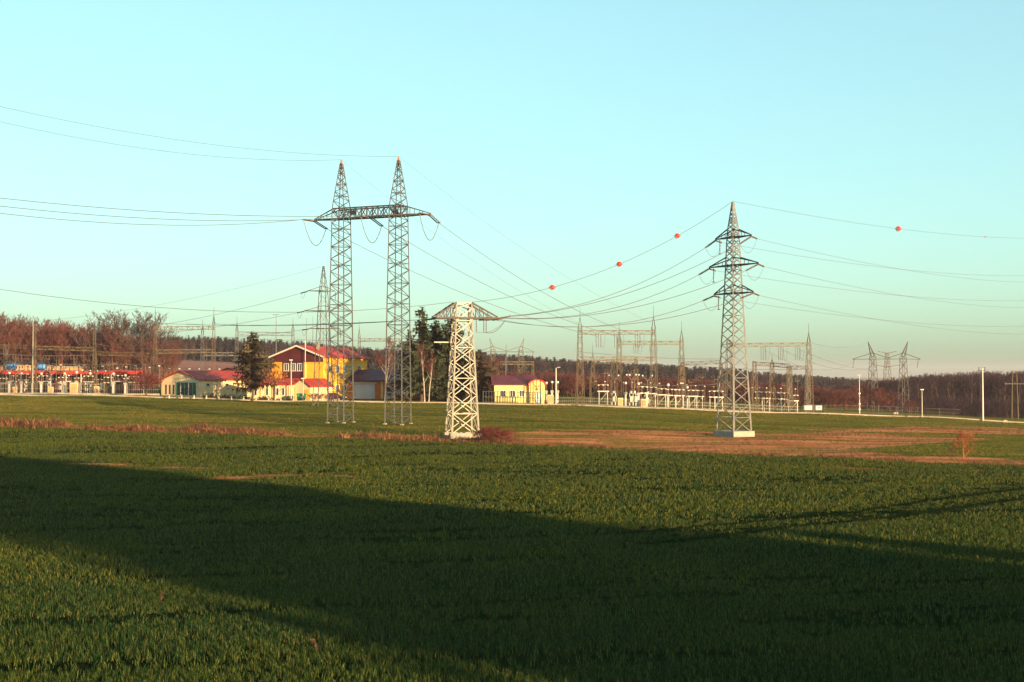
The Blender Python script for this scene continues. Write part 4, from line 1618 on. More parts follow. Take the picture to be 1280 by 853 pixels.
def proto_disconnector(leg='white', bar='white'):
    r = thing('disconnector', '', 'switchgear')
    for s in (-1, 1):
        MB().box((s * .72, 0, 1.15), (.14, .14, 2.5)).build('leg', leg, r)
    MB().box((0, 0, 2.3), (2.0, .16, .16)).build('crossbar', bar, r)
    MB().bar((-.7, 0, .5), (.7, 0, 2.2), .07).build('brace', leg, r)
    for x in (-.8, 0, .8):
        p = MB().string((x, 0, 2.38), (x, 0, 3.3), 6, .13, .07).build('post_insulator', 'insul', r, True)
        MB().box((x, 0, 3.36), (.3, .2, .12)).build('cap', 'white', p)
    MB().bar((-.8, 0, 3.45), (.8, 0, 3.45), .05).build('contact_arm', 'steel_light', r)
    return r


def proto_breaker():
    r = thing('circuit_breaker', '', 'switchgear')
    for s in (-1, 1):
        MB().box((s * .3, 0, .9), (.13, .13, 2.0)).build('leg', 'white', r)
    MB().box((0, -.1, 1.0), (.8, .5, .9)).build('drive_cabinet', 'steel_light', r)
    MB().tube([(0, 0, 1.9), (0, 0, 2.3)], .28, 8).build('housing', 'white', r)
    MB().string((0, 0, 2.3), (0, 0, 3.9), 9, .19, .1).build('support_insulator', 'insul', r, True)
    for s in (-1, 1):
        a = MB().string((0, 0, 3.95), (s * .75, 0, 4.75), 8, .17, .09).build('break_chamber', 'insul', r, True)
        MB().tube([(s * .75, 0, 4.75), (s * .9, 0, 4.92)], .13, 6).build('cap', 'white', a)
    return r


def proto_ct():
    r = thing('instrument_transformer', '', 'switchgear')
    MB().box((0, 0, 1.05), (.34, .34, 2.3)).build('stand', 'white', r)
    MB().box((0, 0, 2.4), (.6, .6, .5)).build('tank', 'steel_light', r)
    MB().string((0, 0, 2.65), (0, 0, 4.1), 9, .2, .12).build('bushing', 'insul', r, True)
    MB().tube([(0, 0, 4.1), (0, 0, 4.2), (0, 0, 4.5), (0, 0, 4.6)], [.1, .26, .26, .1], 8).build('head', 'white', r)
    return r


def proto_post():
    r = thing('bus_support', '', 'switchgear')
    MB().tube([(0, 0, -.1), (0, 0, 2.9)], .09, 6).build('pole', 'steel_tan', r)
    MB().box((0, 0, 2.95), (.4, .4, .06)).build('plate', 'steel', r)
    MB().string((0, 0, 3.0), (0, 0, 4.2), 8, .13, .07).build('post_insulator', 'insul', r, True)
    MB().box((0, 0, 4.26), (.26, .26, .14)).build('cap', 'white', r)
    return r


def proto_cabinet():
    r = thing('control_cabinet', '', 'cabinet')
    MB().box((0, 0, .85), (1.1, .6, 1.6)).build('box', 'cream', r)
    MB().box((0, 0, 1.7), (1.25, .75, .1)).build('roof', 'steel_light', r)
    MB().box((0, -.31, .85), (.95, .03, 1.4)).build('door', 'beige', r)
    return r


def row(proto, spots, label, group, used=set()):
    for px, d, rz, s in spots:
        b = on(px, d)
        if proto.name not in used:
            used.add(proto.name)
            proto.location = b
            proto.rotation_euler.z = rz
            proto.scale = (s, s, s)
            proto['label'], proto['group'] = label, group
        else:
            dup(proto, b, rz, s, label, group)


dis, brk, ctr, bsp, cab = proto_disconnector('steel_light', 'white'), proto_breaker(), proto_ct(), proto_post(), proto_cabinet()
row(dis, [(754, 232, .1, 1), (803, 234, .2, 1), (814, 234.5, .2, 1), (827, 235, .1, .95), (840, 235, .1, .95), (849, 234, .2, .95)], 'white-framed disconnector switch below the tallest gantry', 'disconnectors below the tallest gantry')
row(dis, [(866, 236, .1, .95), (873, 237, .1, .95), (892, 238, .1, .95), (898, 237, .2, .95)], 'white-framed disconnector switch on the far side of the barrel pylon', 'disconnectors beside the barrel pylon')
row(dis, [(950, 240, .1, 1), (957, 240, .3, 1), (972, 241, .1, 1), (980, 240, .1, 1), (992, 240, .2, .9)], 'white-framed disconnector switch under the three-post portal', 'disconnectors under the three-post portal')
dis2 = proto_disconnector('steel_tan', 'steel_light')
row(dis2, [(5 + 11.6 * i + (i * 29 % 7) * .7, 246 + (i * 17 % 9), .12 * (i % 4), .8 + .05 * (i * 7 % 5)) for i in range(16)], 'tan-framed disconnector switch in the long row of the old yard', 'disconnector row of the old yard')
row(brk, [(767, 234, .2, 1.05), (789, 236, .4, 1.1), (792.5, 237, .4, 1.1), (809, 238, .3, 1.1)], 'forked circuit breaker with dark insulators under the tallest gantry', 'breakers under the tallest gantry')
row(brk, [(20, 258, .3, .9), (33, 258, .3, .9), (62, 259, .2, .9), (76, 259, .2, .9), (108, 258, .3, .9), (127, 258, .3, .9)], 'forked circuit breaker standing among the old yard frames', 'breakers of the old yard')
row(ctr, [(782, 231, 0, .9), (798, 231.5, 0, .9), (835, 238, 0, .9), (859, 238, 0, .85), (690, 240, 0, .85), (697, 241, 0, .85), (683, 242, 0, .8)], 'slender instrument transformer with a white head in the middle yard', 'instrument transformers of the middle yard')
row(ctr, [(12, 246, 0, .85), (27, 246, 0, .85), (52, 246, 0, .85), (81, 246, 0, .85), (96, 247, 0, .9), (113, 247, 0, .85), (142, 247, 0, .85), (157, 247, 0, .8)], 'slender instrument transformer close behind the old yard fence', 'instrument transformers of the old yard')
row(bsp, [(-6 + 10.1 * i + (i * 37 % 7) * .6, 264 + (i * 13 % 5), 0, 1.15 + .06 * (i % 3)) for i in range(21)], 'brown post insulator with a white cap carrying the old yard busbars', 'bus supports of the old yard')
row(bsp, [(212 + 12.5 * i, 272 + (i % 3) * 2, 0, 1.15) for i in range(8)], 'brown post insulator seen over the cream building roof', 'bus supports behind the cream building')
row(bsp, [(745 + 11.3 * i, 246 + (i * 7 % 4), 0, .95) for i in range(14)] + [(940 + 9 * i, 248, 0, .95) for i in range(7)], 'post insulator with white cap before the red thicket', 'bus supports before the red thicket')
row(cab, [(19, 246, .1, .7), (64, 247, .1, .75), (93, 243, .1, 1.2), (121, 246, .2, .8)], 'cream control cabinet standing among the old yard frames', 'control cabinets of the old yard')
row(cab, [(775, 229, .2, .8), (804, 230, .1, .8), (688, 236, .1, .9)], 'small control cabinet at the feet of the middle gantries', 'control cabinets of the middle yard')
# clutter of slim supports in the old yard
sp_ = thing('support_pole', '', 'pole')
MB().tube([(0, 0, -.2), (0, 0, 6.0)], [.085, .06], 6).build('pole', 'steel_tan', sp_)
MB().bar((-.55, 0, 5.6), (.55, 0, 5.6), .09, caps=True).build('cross_arm', 'steel_tan', sp_)
for x_ in (-.5, 0, .5):
    MB().string((x_, 0, 5.65), (x_, 0, 6.3), 5, .09, .05).build('insulator', 'insul', sp_, True)
rr_ = random.Random(8)
row(sp_, [(-8 + 5.6 * i + rr_.uniform(-2, 2), rr_.uniform(243, 272), rr_.uniform(-.4, .4), rr_.uniform(.6, 1.15)) for i in range(37)], 'slim tan pole with a small cross arm crowding the old yard', 'slim poles of the old yard')
row(sp_, [(736 + 8.4 * i + rr_.uniform(-3, 3), rr_.uniform(236, 262), rr_.uniform(-.4, .4), rr_.uniform(.55, 1.0)) for i in range(32)], 'slim tan pole with a small cross arm among the middle gantries', 'slim poles of the middle yard')
# busbars
for lab, a, b, r_ in (('pale busbar tube along the old yard supports', P(-20, 452, 265), P(205, 455, 266), .06), ('second busbar tube across the old yard', P(-20, 441, 268), P(120, 444, 268), .05), ('busbar wire from the old yard to the lofty gantry', P(120, 430, 256), P(195, 436, 254), .03),
                      ('busbar wire over the ochre roof', P(267, 421, 256), P(450, 426, 280), .03), ('upper busbar wire behind the portal masts', P(365, 424, 272), P(500, 424, 282), .03),
                      ('busbar wire linking the middle gantries', P(725, 440, 230), P(900, 449, 252), .03), ('lower busbar wire behind the barrel pylon', P(852, 455, 250), P(985, 462, 240), .03), ('red-brown busbar beneath the gantries before the thicket', P(800, 480, 248), P(897, 480, 250), .06)):
    wire(lab, hang(a, b, .35, 14), r_, None, 'busbar')
# conductors from the wide gantry to the far horned pylon
for i, (px, tx) in enumerate(((954, 1068), (976, 1110), (997, 1148))):
    wire('conductor from the wide spiked gantry to the %s of the horned pylon' % ('near arm', 'middle', 'outer arm')[i], hang(P(px, 436, 234), P(tx, 452, 371), 3.0, 20), .03)
wire('earth wire from the wide gantry rod to the horned pylon horn', hang(P(1011, 428, 236), P(1085, 428, 372), 1.2, 14), .02)
wire('thin earth wire from the far portal mast to the tallest gantry', hang(tips[0], P(725, 405, 223), 1.5, 20), .016)
wire('thin earth wire from the near portal mast to the tallest gantry', hang(tips[1], P(817, 405, 226), 1.5, 20), .016)

# power transformers with blue conservator tanks in the old yard
for px, d, lab in ((14, 270, 'grey power transformer with a blue tank at the picture edge'), (51, 271, 'grey power transformer with a blue tank beside the pale mast')):
    b = on(px, d)
    r = thing('power_transformer', lab, 'transformer', b)
    MB().box(b + Vector((0, 0, 1.7)), (4.2, 2.2, 2.8)).build('tank', 'transf', r)
    MB().box(b + Vector((0, 0, .2)), (5, 3, .5)).build('plinth', 'concrete', r)
    for k in range(7):
        MB().box(b + Vector((-1.8 + k * .6, -1.45, 1.7)), (.12, .6, 2.2)).build('radiator_fin', 'transf', r)
    zz = Z(459, d)
    mb = MB()
    mb.tube([(b.x - .9, b.y, zz), (b.x - .7, b.y, zz), (b.x + .9, b.y, zz), (b.x + 1.1, b.y, zz)], [.35, .6, .6, .35], 12)
    t = mb.build('conservator_tank', 'blue', r, True)
    for s in (-.6, .6):
        MB().box((b.x + s, b.y, (zz + b.z + 3) / 2 - .2), (.12, .12, zz - b.z - 3)).build('bracket', 'steel', t)
    for k in (-1.2, 0, 1.2):
        MB().string(b + Vector((k, .6, 3.1)), b + Vector((k * 1.25, .6, 4.7)), 8, .18, .08).build('bushing', 'insul', r, True)

# ------------------------------------------------------------------ buildings
class House:
    """walls in a local frame: u along the gable front, v backwards, turned by ang"""
    def __init__(s, name, label, px, d, ang, w, l, eave, ridge, wall, roof, over=.35, sink=.6, cat='building'):
        s.o = on(px, d)
        s.a = math.radians(ang)
        s.u = Vector((math.cos(s.a), math.sin(s.a), 0))
        s.v = Vector((-math.sin(s.a), math.cos(s.a), 0))
        s.w, s.l, s.e, s.rg = w, l, eave, ridge
        s.r = thing(name, label, cat, s.o)
        z = Vector((0, 0, 1))
        mb = MB()
        mb.prism([s.p(0, 0, -sink), s.p(w, 0, -sink), s.p(w, 0, eave), s.p(w / 2, 0, ridge), s.p(0, 0, eave)], s.v * l)
        s.wall = mb.build('wall', wall, s.r)
        sl = (ridge - eave) / (w / 2)
        for k, (x0, x1) in enumerate(((-over, w / 2), (w + over, w / 2))):
            mb = MB()
            z0 = eave - over * sl + .04
            z1 = ridge + .04
            th = .14
            a, b_ = s.p(x0, -over, z0), s.p(x1, -over, z1)
            mb.prism([a, b_, b_ + z * th, a + z * th], s.v * (l + 2 * over))
            nn = int((l + 2 * over) / .9)
            for i in range(nn + 1):
                q = s.v * ((l + 2 * over) * i / nn)
                mb.bar(a + q + z * (th + .02), b_ + q + z * (th + .02), .05)
            ro = mb.build('roof_slope', roof, s.r)
            if k == 0:
                s.roof = ro
        s.sl, s.over, s.th = sl, over, .14

    def p(s, x, y, z):
        return s.o + s.u * x + s.v * y + Vector((0, 0, z))

    def fascia(s, m_='white', h=.28):
        for x0, x1 in ((-s.over, s.w / 2), (s.w + s.over, s.w / 2)):
            z0, z1 = s.e - s.over * s.sl, s.rg
            y = -s.over - .06
            a, b_ = s.p(x0, y, z0 - .05), s.p(x1, y, z1 - .05)
            MB().prism([a, b_, b_ + Vector((0, 0, h)), a + Vector((0, 0, h))], s.v * .05).build('verge_board', m_, s.r)

    def panel(s, face, x0, x1, z0, z1, m_, name, t=.05, parent=None):
        """a slab on the front (face 'f', x along the gable) or the flank ('s', x along the length)"""
        if face == 'f':
            a, b_ = s.p(x0, -t, 0), s.p(x1, -t, 0)
            ext = s.v * (t - .004)
        else:
            a, b_ = s.p(s.w + t, x0, 0), s.p(s.w + t, x1, 0)
            ext = -s.u * (t - .004)
        u = Vector((0, 0, 1))
        return MB().prism([a + u * z0, b_ + u * z0, b_ + u * z1, a + u * z1], ext).build(name, m_, parent or s.r)

    def window(s, face, x0, x1, z0, z1, frame='white', t=.08, bars=1):
        f = .12
        o = MB()
        win = s.panel(face, x0 + f, x1 - f, z0 + f, z1 - f, 'glass', 'window', t * .5)
        s.panel(face, x0, x1, z1 - f, z1, frame, 'window_frame', t, win)
        s.panel(face, x0 - .05, x1 + .05, z0, z0 + f, frame, 'window_sill', t + .05, win)
        s.panel(face, x0, x0 + f, z0 + f, z1 - f, frame, 'window_frame', t, win)
        s.panel(face, x1 - f, x1, z0 + f, z1 - f, frame, 'window_frame', t, win)
        if bars:
            xm = (x0 + x1) / 2
            s.panel(face, xm - .04, xm + .04, z0 + f, z1 - f, frame, 'glazing_bar', t * .8, win)
        return win


# ochre office building with maroon gable
ob = House('ochre_building', 'ochre two-storey building with red roof and maroon gable panel', 340, 244, -18, 10.1, 19, 7.6, 9.5, 'yellow', 'redroof', .5)
ob.fascia()
mb = MB()
mb.prism([ob.p(.0, -.03, 6.7), ob.p(10.1, -.03, 6.7), ob.p(10.1, -.03, 7.6), ob.p(5.05, -.03, 9.45), ob.p(0, -.03, 7.6)], ob.v * .025)
mb.build('gable_panel', 'maroon', ob.r)
ob.panel('f', 2.1, 6.3, 1.0, 6.69, 'maroon', 'front_panel', .05)
for x in (2.4, 3.75, 5.05):
    ob.window('f', x, x + 1.0, 5.05, 6.5, 'white', .14)
    ob.window('f', x, x + 1.0, 1.7, 3.1, 'white', .14)
ob.panel('f', 6.6, 6.85, 0, 6.69, 'paleyellow', 'pilaster', .06)
ob.panel('f', 7.0, 9.9, .05, 2.7, 'orange', 'entrance_recess', .04)
ob.panel('f', 6.9, 10.05, 2.72, 3.0, 'white', 'entrance_canopy', 1.0)
for i in range(5):
    ob.window('s', 2 + i * 3.1, 3.5 + i * 3.1, 4.7, 6.2, 'white', .1)
    ob.window('s', 2 + i * 3.1, 3.5 + i * 3.1, 1.2, 2.7, 'white', .1)
MB().box(ob.p(6.6, 5, 9.6), (.6, .6, 1.2), ob.a).build('chimney', 'concrete', ob.roof)
mb = MB()
mb.tube([ob.p(6.9, -.6, 0), ob.p(6.9, -.6, 10.6)], .06, 6).build('flagpole', 'white', ob.r)

# long cream workshop with a red roof
cb_ = House('cream_building', 'long low cream building with a red sheet roof', 202, 240, -30, 8.9, 21, 2.7, 4.2, 'cream', 'redroof', .35)
for x in (1.0, 1.9, 2.8):
    cb_.panel('f', x, x + .3, .2, 1.9, 'steel_dark', 'wall_vent', .05)
cb_.panel('f', 3.7, 8.4, .05, 2.25, 'glass', 'glazed_front', .05)
for i in range(6):
    cb_.panel('f', 3.6 + i * .93, 3.75 + i * .93, .0, 2.3, 'white' if i % 2 else 'green', 'mullion', .1)
cb_.panel('f', 3.6, 8.5, 2.3, 2.45, 'white', 'lintel', .12)
for x in (1.6, 6.4):
    cb_.window('s', x, x + 1.0, 1.6, 2.2, 'white', .09, 0)
for x in (4.3, 9.6, 11.8, 15.0, 16.4):
    cb_.panel('s', x, x + .12, .0, 2.5, 'concrete', 'downpipe', .1)
# front wing joining it to the annex
cw = House('cream_wing', 'low cream wing with dark narrow windows between conifer and annex', 309, 233.5, -4, 8.0, 5, 2.5, 2.51, 'cream', 'redroof', .05)
mb = MB()
a = cw.p(-.3, -.4, 2.45)
le = cw.u * 8.6
mb.prism([a, a + cw.v * 2.9 + Vector((0, 0, 1.0)), a + cw.v * 2.9 + Vector((0, 0, 1.14)), a + Vector((0, 0, .14))], le)
a = cw.p(-.3, 5.4, 2.45)
mb.prism([a, a - cw.v * 2.9 + Vector((0, 0, 1.0)), a - cw.v * 2.9 + Vector((0, 0, 1.13)), a + Vector((0, 0, .13))], le)
mb.build('pitched_roof', 'redroof', cw.r)
for x in (1.2, 3.2, 5.0, 6.0):
    cw.window('f', x, x + .6, .6, 2.0, 'white', .09, 0)
for x in (2.3, 4.3, 7.2):
    cw.panel('f', x, x + .1, 0, 2.4, 'beige', 'downpipe', .1)
# second gable behind it
sh = House('yellow_shed', 'yellow shed gable peeping over the cream building roof', 268, 262, -20, 6.0, 12, 4.0, 5.1, 'yellow', 'redroof', .3)
# small cream gable house with the bin
an = House('cream_annex', 'small cream gabled annex with red roof beside the green bin', 366, 234, -25, 3.6, 7, 2.5, 3.7, 'cream', 'redroof', .25)
an.panel('f', .3, .55, 0, 2.4, 'beige', 'pilaster', .05)
an.panel('f', 2.5, 3.3, .05, 2.0, 'yellow', 'door', .05)
# dark-roofed garage wing
ga = House('garage_building', 'low orange garage wing with a dark red roof', 419, 250, 8, 14.5, 9, 3.4, 3.41, 'orange', 'darkroof', .1)
mb = MB()
for s_ in (0,):
    a, b_ = ga.p(-.5, -.8, 3.3), ga.p(15.0, -.8, 3.3)
    up, bk = Vector((0, 0, 2.0)), ga.v * 5.2
    mb.prism([a, a + bk + up, a + bk + up + Vector((0, 0, .15)), a + Vector((0, 0, .15))], b_ - a)
    for i in range(17):
        q = (b_ - a) * (i / 16)
        mb.bar(a + q + Vector((0, 0, .17)), a + q + bk + up + Vector((0, 0, .17)), .05)
    a2 = ga.p(-.5, 9.6, 3.3)
    mb.prism([a2, a2 - ga.v * 5.2 + up, a2 - ga.v * 5.2 + up + Vector((0, 0, .14)), a2 + Vector((0, 0, .14))], b_ - a)
mb.build('pitched_roof', 'darkroof', ga.r)
MB().prism([ga.p(-.3, 0, 3.3), ga.p(-.3, 4.4, 5.1), ga.p(-.3, 8.8, 3.3)], ga.u * .2).build('gable_end', 'red', ga.r)
ga.panel('f', 3.2, 7.3, .05, 2.7, 'door_grey', 'roller_door', .08)
ga.panel('f', 2.9, 7.6, 2.75, 3.1, 'white', 'door_header', .1)
ga.panel('f', 8.4, 8.8, .0, 3.2, 'paleyellow', 'pilaster', .08)
ga.window('f', 9.3, 11.2, 1.1, 2.6, 'white', .1)
ga.panel('f', 9.3, 11.2, .1, .95, 'door_grey', 'wall_box', .08)
ga.panel('f', .6, 1.9, .05, 2.3, 'white', 'door', .08)
ga.panel('f', 12.0, 12.4, 0, 3.2, 'paleyellow', 'pilaster', .08)
# low orange house behind the birches
lo = House('orange_house', 'low orange house glowing behind the white birches', 520, 246, 5, 12, 7, 2.6, 3.8, 'orange', 'darkroof', .3)
for x in (1.2, 3.2, 5.4, 7.6, 9.8):
    lo.window('f', x, x + .9, .8, 2.1, 'white', .09)
# pale yellow shed with an arched gable
ps = House('pale_yellow_shed', 'pale yellow shed with a dark red roof and rounded gable behind a dark fence', 618, 232, 4, 8.2, 6, 3.2, 3.21, 'paleyellow', 'darkroof', .02)
mb = MB()
a = ps.p(-.5, -.5, 3.05)
le = ps.u * 7.9
mb.prism([a, a + ps.v * 3.0 + Vector((0, 0, 1.5)), a + ps.v * 3.0 + Vector((0, 0, 1.65)), a + Vector((0, 0, .15))], le)
a = ps.p(-.5, 6.5, 3.05)
mb.prism([a, a - ps.v * 3.0 + Vector((0, 0, 1.5)), a - ps.v * 3.0 + Vector((0, 0, 1.62)), a + Vector((0, 0, .15))], le)
mb.build('pitched_roof', 'darkroof', ps.r)
ew_ = [ps.p(5.9, -.6, -.5), ps.p(8.6, -.6, -.5)]
arc = []
for i in range(11):
    t = math.pi * i / 10
    arc.append(ps.p(7.25 + 1.35 * math.cos(t), -.6, 3.0 + .85 * math.sin(t)))
MB().prism([ew_[0], ew_[1]] + arc, ps.v * 7.0).build('rounded_bay', 'paleyellow', ps.r)
mb = MB()
for i in range(10):
    t0, t1 = math.pi * i / 10, math.pi * (i + 1) / 10
    q = [ps.p(7.25 + rr * math.cos(t), -.75, 3.0 + (rr - .5) * math.sin(t)) for rr, t in ((1.37, t0), (1.37, t1), (1.55, t1), (1.55, t0))]
    mb.prism(q, ps.v * 7.3)
mb.build('arched_roof', 'red', ps.r)
for x, z_ in ((6.9, 2.85), (7.5, 2.85), (7.05, 2.35), (7.4, 2.35)):
    MB().box(ps.p(x, -.62, z_), (.16, .06, .2), ps.a).build('wall_vent', 'black', ps.r)
MB().box(ps.p(7.5, -.63, .85), (1.0, .07, 1.9), ps.a).build('door', 'door_grey', ps.r)
for x in (1.0, 2.6, 4.2):
    ps.window('f', x, x + 1.0, 1.0, 2.2, 'white', .08)
# beige control building of the old yard
cbl = House('control_building', 'beige flat-topped control building behind the red canopy', -40, 284, 2, 22, 8, 4.6, 4.9, 'beige', 'concrete', .3)
for i in range(7):
    cbl.window('f', 1.2 + i * 2.9, 2.4 + i * 2.9, 2.6, 3.9, 'white', .09)
# long red-roofed open shed
x0, x1, ds = -30, 170, 262
A, B = on(x0, ds), on(x1, ds)
zf = Z(468, ds)
r = thing('open_shed', 'long open-fronted shed with a bright red roof edge and white columns', 'shed', A)
MB().prism([(A.x, ds, zf), (A.x, ds, zf + .55), (A.x, ds + 5, zf + .75), (A.x, ds + 5, zf + .2)], (B.x - A.x, 0, 0)).build('roof', 'red', r)
MB().prism([(A.x, ds + 4.6, A.z - 1), (A.x, ds + 4.8, A.z - 1), (A.x, ds + 4.8, zf), (A.x, ds + 4.6, zf)], (B.x - A.x, 0, 0)).build('rear_wall', 'darkroof', r)
for i in range(33):
    q = A.lerp(B, i / 32)
    z_ = gz1(q.x, ds)
    MB().box((q.x, ds + .2, (z_ - .3 + zf) / 2), (.17, .17, zf - z_ + .3)).build('column', 'white' if i % 3 == 0 else 'steel_tan', r)

# ------------------------------------------------------------------ fences
def fence(label, pts, hgt, step, m_post, m_mesh, plinth=None, rails=2, pick=0):
    r = thing('fence', label, 'fence', pts[0])
    for a, b_ in zip(pts[:-1], pts[1:]):
        n = max(1, int((b_ - a).length / step))
        for i in range(n):
            p, q = a.lerp(b_, i / n), a.lerp(b_, (i + 1) / n)
            p.z, q.z = gz1(p.x, p.y), gz1(q.x, q.y)
            MB().box(p + Vector((0, 0, hgt / 2)), (.13, .13, hgt + .1) if pick else (.09, .09, hgt + .1)).build('post', m_post, r)
            mb = MB()
            for k in range(rails):
                h = hgt * (.97 - .85 * k / max(rails - 1, 1))
                mb.bar(p + Vector((0, 0, h)), q + Vector((0, 0, h)), .08 if pick else .035)
            m = pick or int(step / .3)
            for k in range(1, m):
                c = p.lerp(q, k / m)
                mb.bar(c + Vector((0, 0, .1)), c + Vector((0, 0, hgt * .97)), .016 if not pick else .1)
            mb.build('mesh_panel', m_mesh, r)
            if plinth:
                c = (p + q) / 2
                ang = math.atan2(q.y - p.y, q.x - p.x)
                MB().box(c + Vector((0, 0, .12)), ((q - p).length * .97, .1, .4), ang).build('plinth', plinth, r)


fence('wire fence on a white plinth along the old yard', [on(-60, 240), on(100, 239), on(200, 238)], 1.9, 2.6, 'concrete', 'fencemesh', 'concrete', 3)
fence('dark steel picket fence in front of the pale yellow shed', [on(604, 228), on(676, 228)], 2.1, 2.2, 'fence', 'fence', None, 3, 5)
fence('grey wire fence along the road before the horned pylon', [on(1030, 238), on(1120, 240), on(1200, 241)], 1.5, 3.0, 'fence', 'fence', None, 3)
fence('wire fence before the middle yard', [on(676, 229), on(800, 229), on(900, 231), on(1015, 233)], 1.2, 3.0, 'fence', 'fencemesh', None, 3)

# ------------------------------------------------------------------ poles, lamps, small things
def lamp(px, d, yt, label, arm=0, m_='steel_light'):
    b = on(px, d)
    zt = Z(yt, d)
    r = thing('lamp_post', label, 'lamp post', b)
    MB().tube([b, (b.x, b.y, (b.z + zt) / 2), (b.x, b.y, zt)], [.12, .1, .07], 8).build('pole', m_, r)
    if arm:
        MB().tube([(b.x, b.y, zt - .05), (b.x + arm * .6, b.y - .1, zt + .1), (b.x + arm, b.y - .1, zt + .1)], .05, 6).build('arm', m_, r)
    MB().box((b.x + arm, b.y - .1, zt + .1), (.55, .25, .16)).build('lamp_head', 'white', r)
    MB().box(b + Vector((0, 0, .1)), (.4, .4, .4)).build('footing', 'concrete', r)


lamp(695, 229, 460, 'lamp post beside the instrument transformers of the middle yard', .45, 'white')
lamp(1152, 227, 488, 'short stout lamp post by the road before the dark wood', 0)
lamp(379, 229, 474, 'short lamp post before the ochre building', 0, 'steel_light')
lamp(364, 229, 451, 'slim pale pole before the cream annex', 0, 'steel_light')
lamp(852, 227.5, 480, 'slim dark pole in front of the middle yard', 0, 'steel_dark')
# tall wooden utility pole
b = on(1228, 229)
zt = Z(460, 229)
r = thing('utility_pole', 'tall pale utility pole with insulators beside the road at the dark wood', 'pole', b)
MB().tube([b, (b.x, b.y, zt)], [.16, .11], 8).build('pole', 'white', r)
MB().bar((b.x - .7, b.y, zt - .5), (b.x + .5, b.y, zt - .4), .12, caps=True).build('cross_arm', 'steel_dark', r)
for x in (-.6, 0, .4):
    MB().string((b.x + x, b.y, zt - .45), (b.x + x, b.y, zt + .15), 3, .11).build('insulator', 'insul', r, True)
MB().tube([(b.x - .42, b.y, b.z + 3.4), (b.x - .42, b.y, zt - .5)], .04, 5).build('conduit', 'steel_dark', r)
# signal mast with white lamps
b = on(1074, 236)
zt = Z(469, 236)
r = thing('signal_mast', 'slim mast with small white boxes near the reddish tree', 'mast', b)
MB().tube([b, (b.x, b.y, zt)], [.09, .05], 6).build('pole', 'white', r)
for h in (492, 505, 512):
    MB().box((b.x, b.y - .1, Z(h, 236)), (.32, .2, .22)).build('signal_box', 'white', r)
MB().bar((b.x - .35, b.y, zt), (b.x + .35, b.y, zt), .06, caps=True).build('cross_bar', 'white', r)
# double pole line by the wood
b = on(1268, 300)
zt = Z(471, 300)
r = thing('twin_pole', 'twin-leg pole with a long cross arm at the edge of the dark wood', 'pole', b)
for s in (-.45, .45):
    MB().tube([(b.x + s * 1.6, b.y, b.z - .2), (b.x + s, b.y, zt + 1.2)], [.15, .1], 6).build('leg', 'steel_tan', r)
MB().bar((b.x - 2.2, b.y, Z(480, 300)), (b.x + 2.2, b.y, Z(480, 300)), .13, caps=True).build('cross_arm', 'steel', r)
for x in (-2, 0, 2):
    MB().string((b.x + x, b.y, Z(480, 300)), (b.x + x, b.y, Z(480, 300) + .6), 4, .1).build('insulator', 'insul', r, True)
# notice boards by the end gantry
for px, w, lab in ((1010, 1.3, 'dark-framed pale box beside the notice board'), (1023, 1.0, 'white notice board with a small red mark at the yard end')):
    b = on(px, 232)
    r = thing('notice_board', lab, 'sign', b)
    for s in (-.4, .4):
        MB().box(b + Vector((s * w, .05, .45)), (.08, .08, 1.0)).build('post', 'fence', r)
    MB().box(b + Vector((0, 0, 1.0)), (w, .06, .72)).build('board', 'white', r)
    MB().box(b + Vector((0, .08, 1.0)), (w + .5, .06, 1.0)).build('backing', 'fence', r)
    if px > 1015:
        MB().box(b + Vector((0, -.045, 1.0)), (.4, .02, .16)).build('red_mark', 'red', r)
# green bin by the annex
b = on(377, 230)
r = thing('waste_bin', 'green waste container beside the cream annex', 'bin', b)
MB().prism([b + Vector((-.65, -.5, .15)), b + Vector((.65, -.5, .15)), b + Vector((.75, -.55, 1.15)), b + Vector((-.75, -.55, 1.15))], (0, 1.0, 0)).build('body', 'green', r)
mb = MB()
mb.prism([b + Vector((-.8, -.6, 1.16)), b + Vector((-.8, -.3, 1.4)), b + Vector((-.8, .3, 1.4)), b + Vector((-.8, .6, 1.16))], (1.6, 0, 0))
mb.build('lid', 'green', r)
MB().box(b + Vector((.1, -.56, .75)), (.35, .02, .4)).build('sticker', 'white', r)
for sx in (-.55, .55):
    for sy in (-.35, .35):
        MB().tube([b + Vector((sx - .04, sy, .1)), b + Vector((sx + .04, sy, .1))], .1, 10).build('wheel', 'black', r)


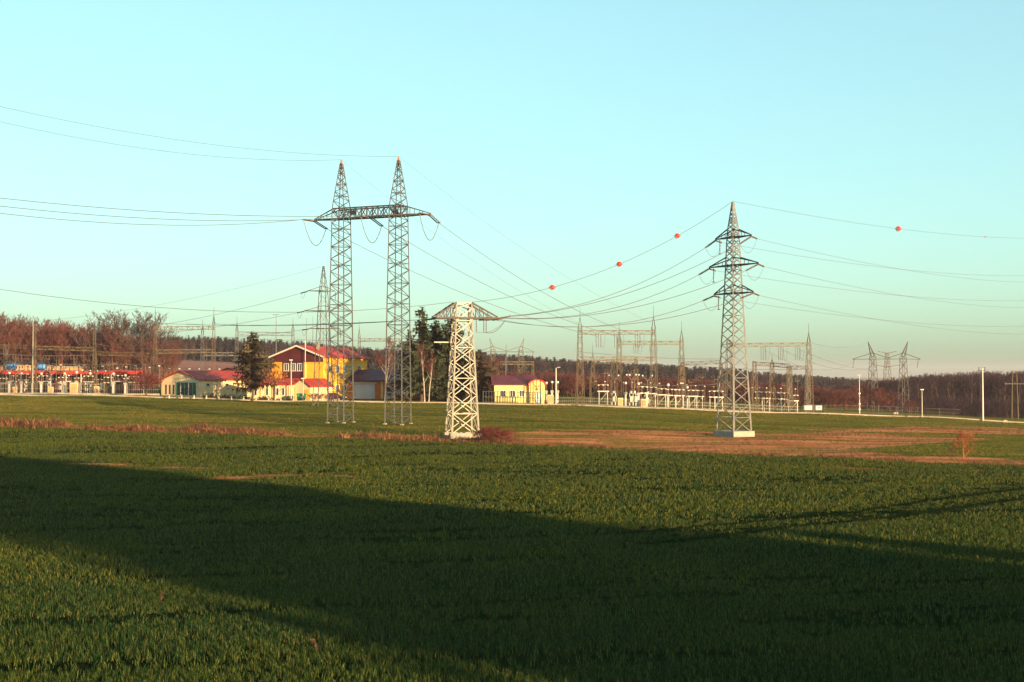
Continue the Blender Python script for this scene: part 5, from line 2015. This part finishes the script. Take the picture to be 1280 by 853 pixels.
# parked cars
def car(px, d, rz, m_, label):
    b = on(px, d)
    r = thing('parked_car', label, 'car', b)
    cs, sn = math.cos(rz), math.sin(rz)

    def q(x, y, z):
        return b + Vector((x * cs - y * sn, x * sn + y * cs, z))
    prof = [(-2.1, .35), (-2.15, .7), (-1.95, .95), (-1.2, 1.0), (1.0, 1.0), (1.9, .85), (2.1, .6), (2.08, .35)]
    MB().prism([q(x, -.82, z) for x, z in prof], q(0, .82, 0) - q(0, -.82, 0)).build('body', m_, r)
    cabp = [(-1.75, .98), (-1.3, 1.42), (.2, 1.45), (1.0, .99)]
    MB().prism([q(x, -.7, z) for x, z in cabp], q(0, .7, 0) - q(0, -.7, 0)).build('cabin_glass', 'glass', r)
    MB().prism([q(x, -.66, z) for x, z in ((-1.35, 1.425), (-1.2, 1.5), (.1, 1.51), (.25, 1.455))], q(0, .66, 0) - q(0, -.66, 0)).build('roof', m_, r)
    for x in (-1.35, 1.35):
        for y in (-.8, .8):
            w = MB().tube([q(x, y - .1, .32), q(x, y + .1, .32)], .32, 14).build('wheel', 'black', r)
            MB().tube([q(x, y - .115, .32), q(x, y + .115, .32)], .18, 10).build('rim', 'steel_light', w)
    for y in (-.6, .6):
        MB().box(q(2.08, y, .68), (.08, .3, .14), rz).build('headlight', 'white', r)


car(417, 238, -.25, 'carpaint', 'dark parked car before the ochre building flank')
car(394, 240, .9, 'white', 'white parked car at the ochre building entrance')
# marker stones along the drive
mk = thing('marker_post', 'low white marker post on the verge before the cream building', 'post', on(212, 226.5), 'white marker posts along the drive')
q = on(212, 226.5)
MB().box(q + Vector((0, 0, .3)), (.16, .16, .7)).build('shaft', 'white', mk)
MB().box(q + Vector((0, 0, .5)), (.17, .17, .1)).build('band', 'black', mk)
for i in range(1, 14):
    px = 212 + i * 15.5
    dup(mk, on(px, 226.3), 0)
for px, d, lab in ((1150 + 105, 226, 'small pale stone on the verge beside the utility pole'), (1024 + 95, 245, 'small white stone under the reddish tree')):
    b = on(px, d)
    mb = MB()
    mb.prism([b + Vector((-.5, -.3, -.1)), b + Vector((.5, -.3, -.1)), b + Vector((.42, -.25, .35)), b + Vector((.1, -.2, .5)), b + Vector((-.4, -.25, .3))], (0.1, .5, 0))
    solo(mb, 'stone', 'kerb', lab, 'stone', b)

# ------------------------------------------------------------------ haze: the evening air between the viewer and the hill
hz = MB()
hz.box((0, 2200, 14.5), (5600, 5400, 53))
m = bpy.data.materials.new('evening_haze')
m.use_nodes = True
m.node_tree.nodes.clear()
mo = m.node_tree.nodes.new('ShaderNodeOutputMaterial')
pv = m.node_tree.nodes.new('ShaderNodeVolumePrincipled')
pv.inputs['Color'].default_value = (.88, .76, .88, 1)
pv.inputs['Density'].default_value = .00009
pv.inputs['Anisotropy'].default_value = .0
m.node_tree.links.new(pv.outputs[0], mo.inputs['Volume'])
haze = hz.build('haze', m)
haze['kind'] = 'stuff'
haze['label'] = 'faint bluish evening haze over the fields and far hill'
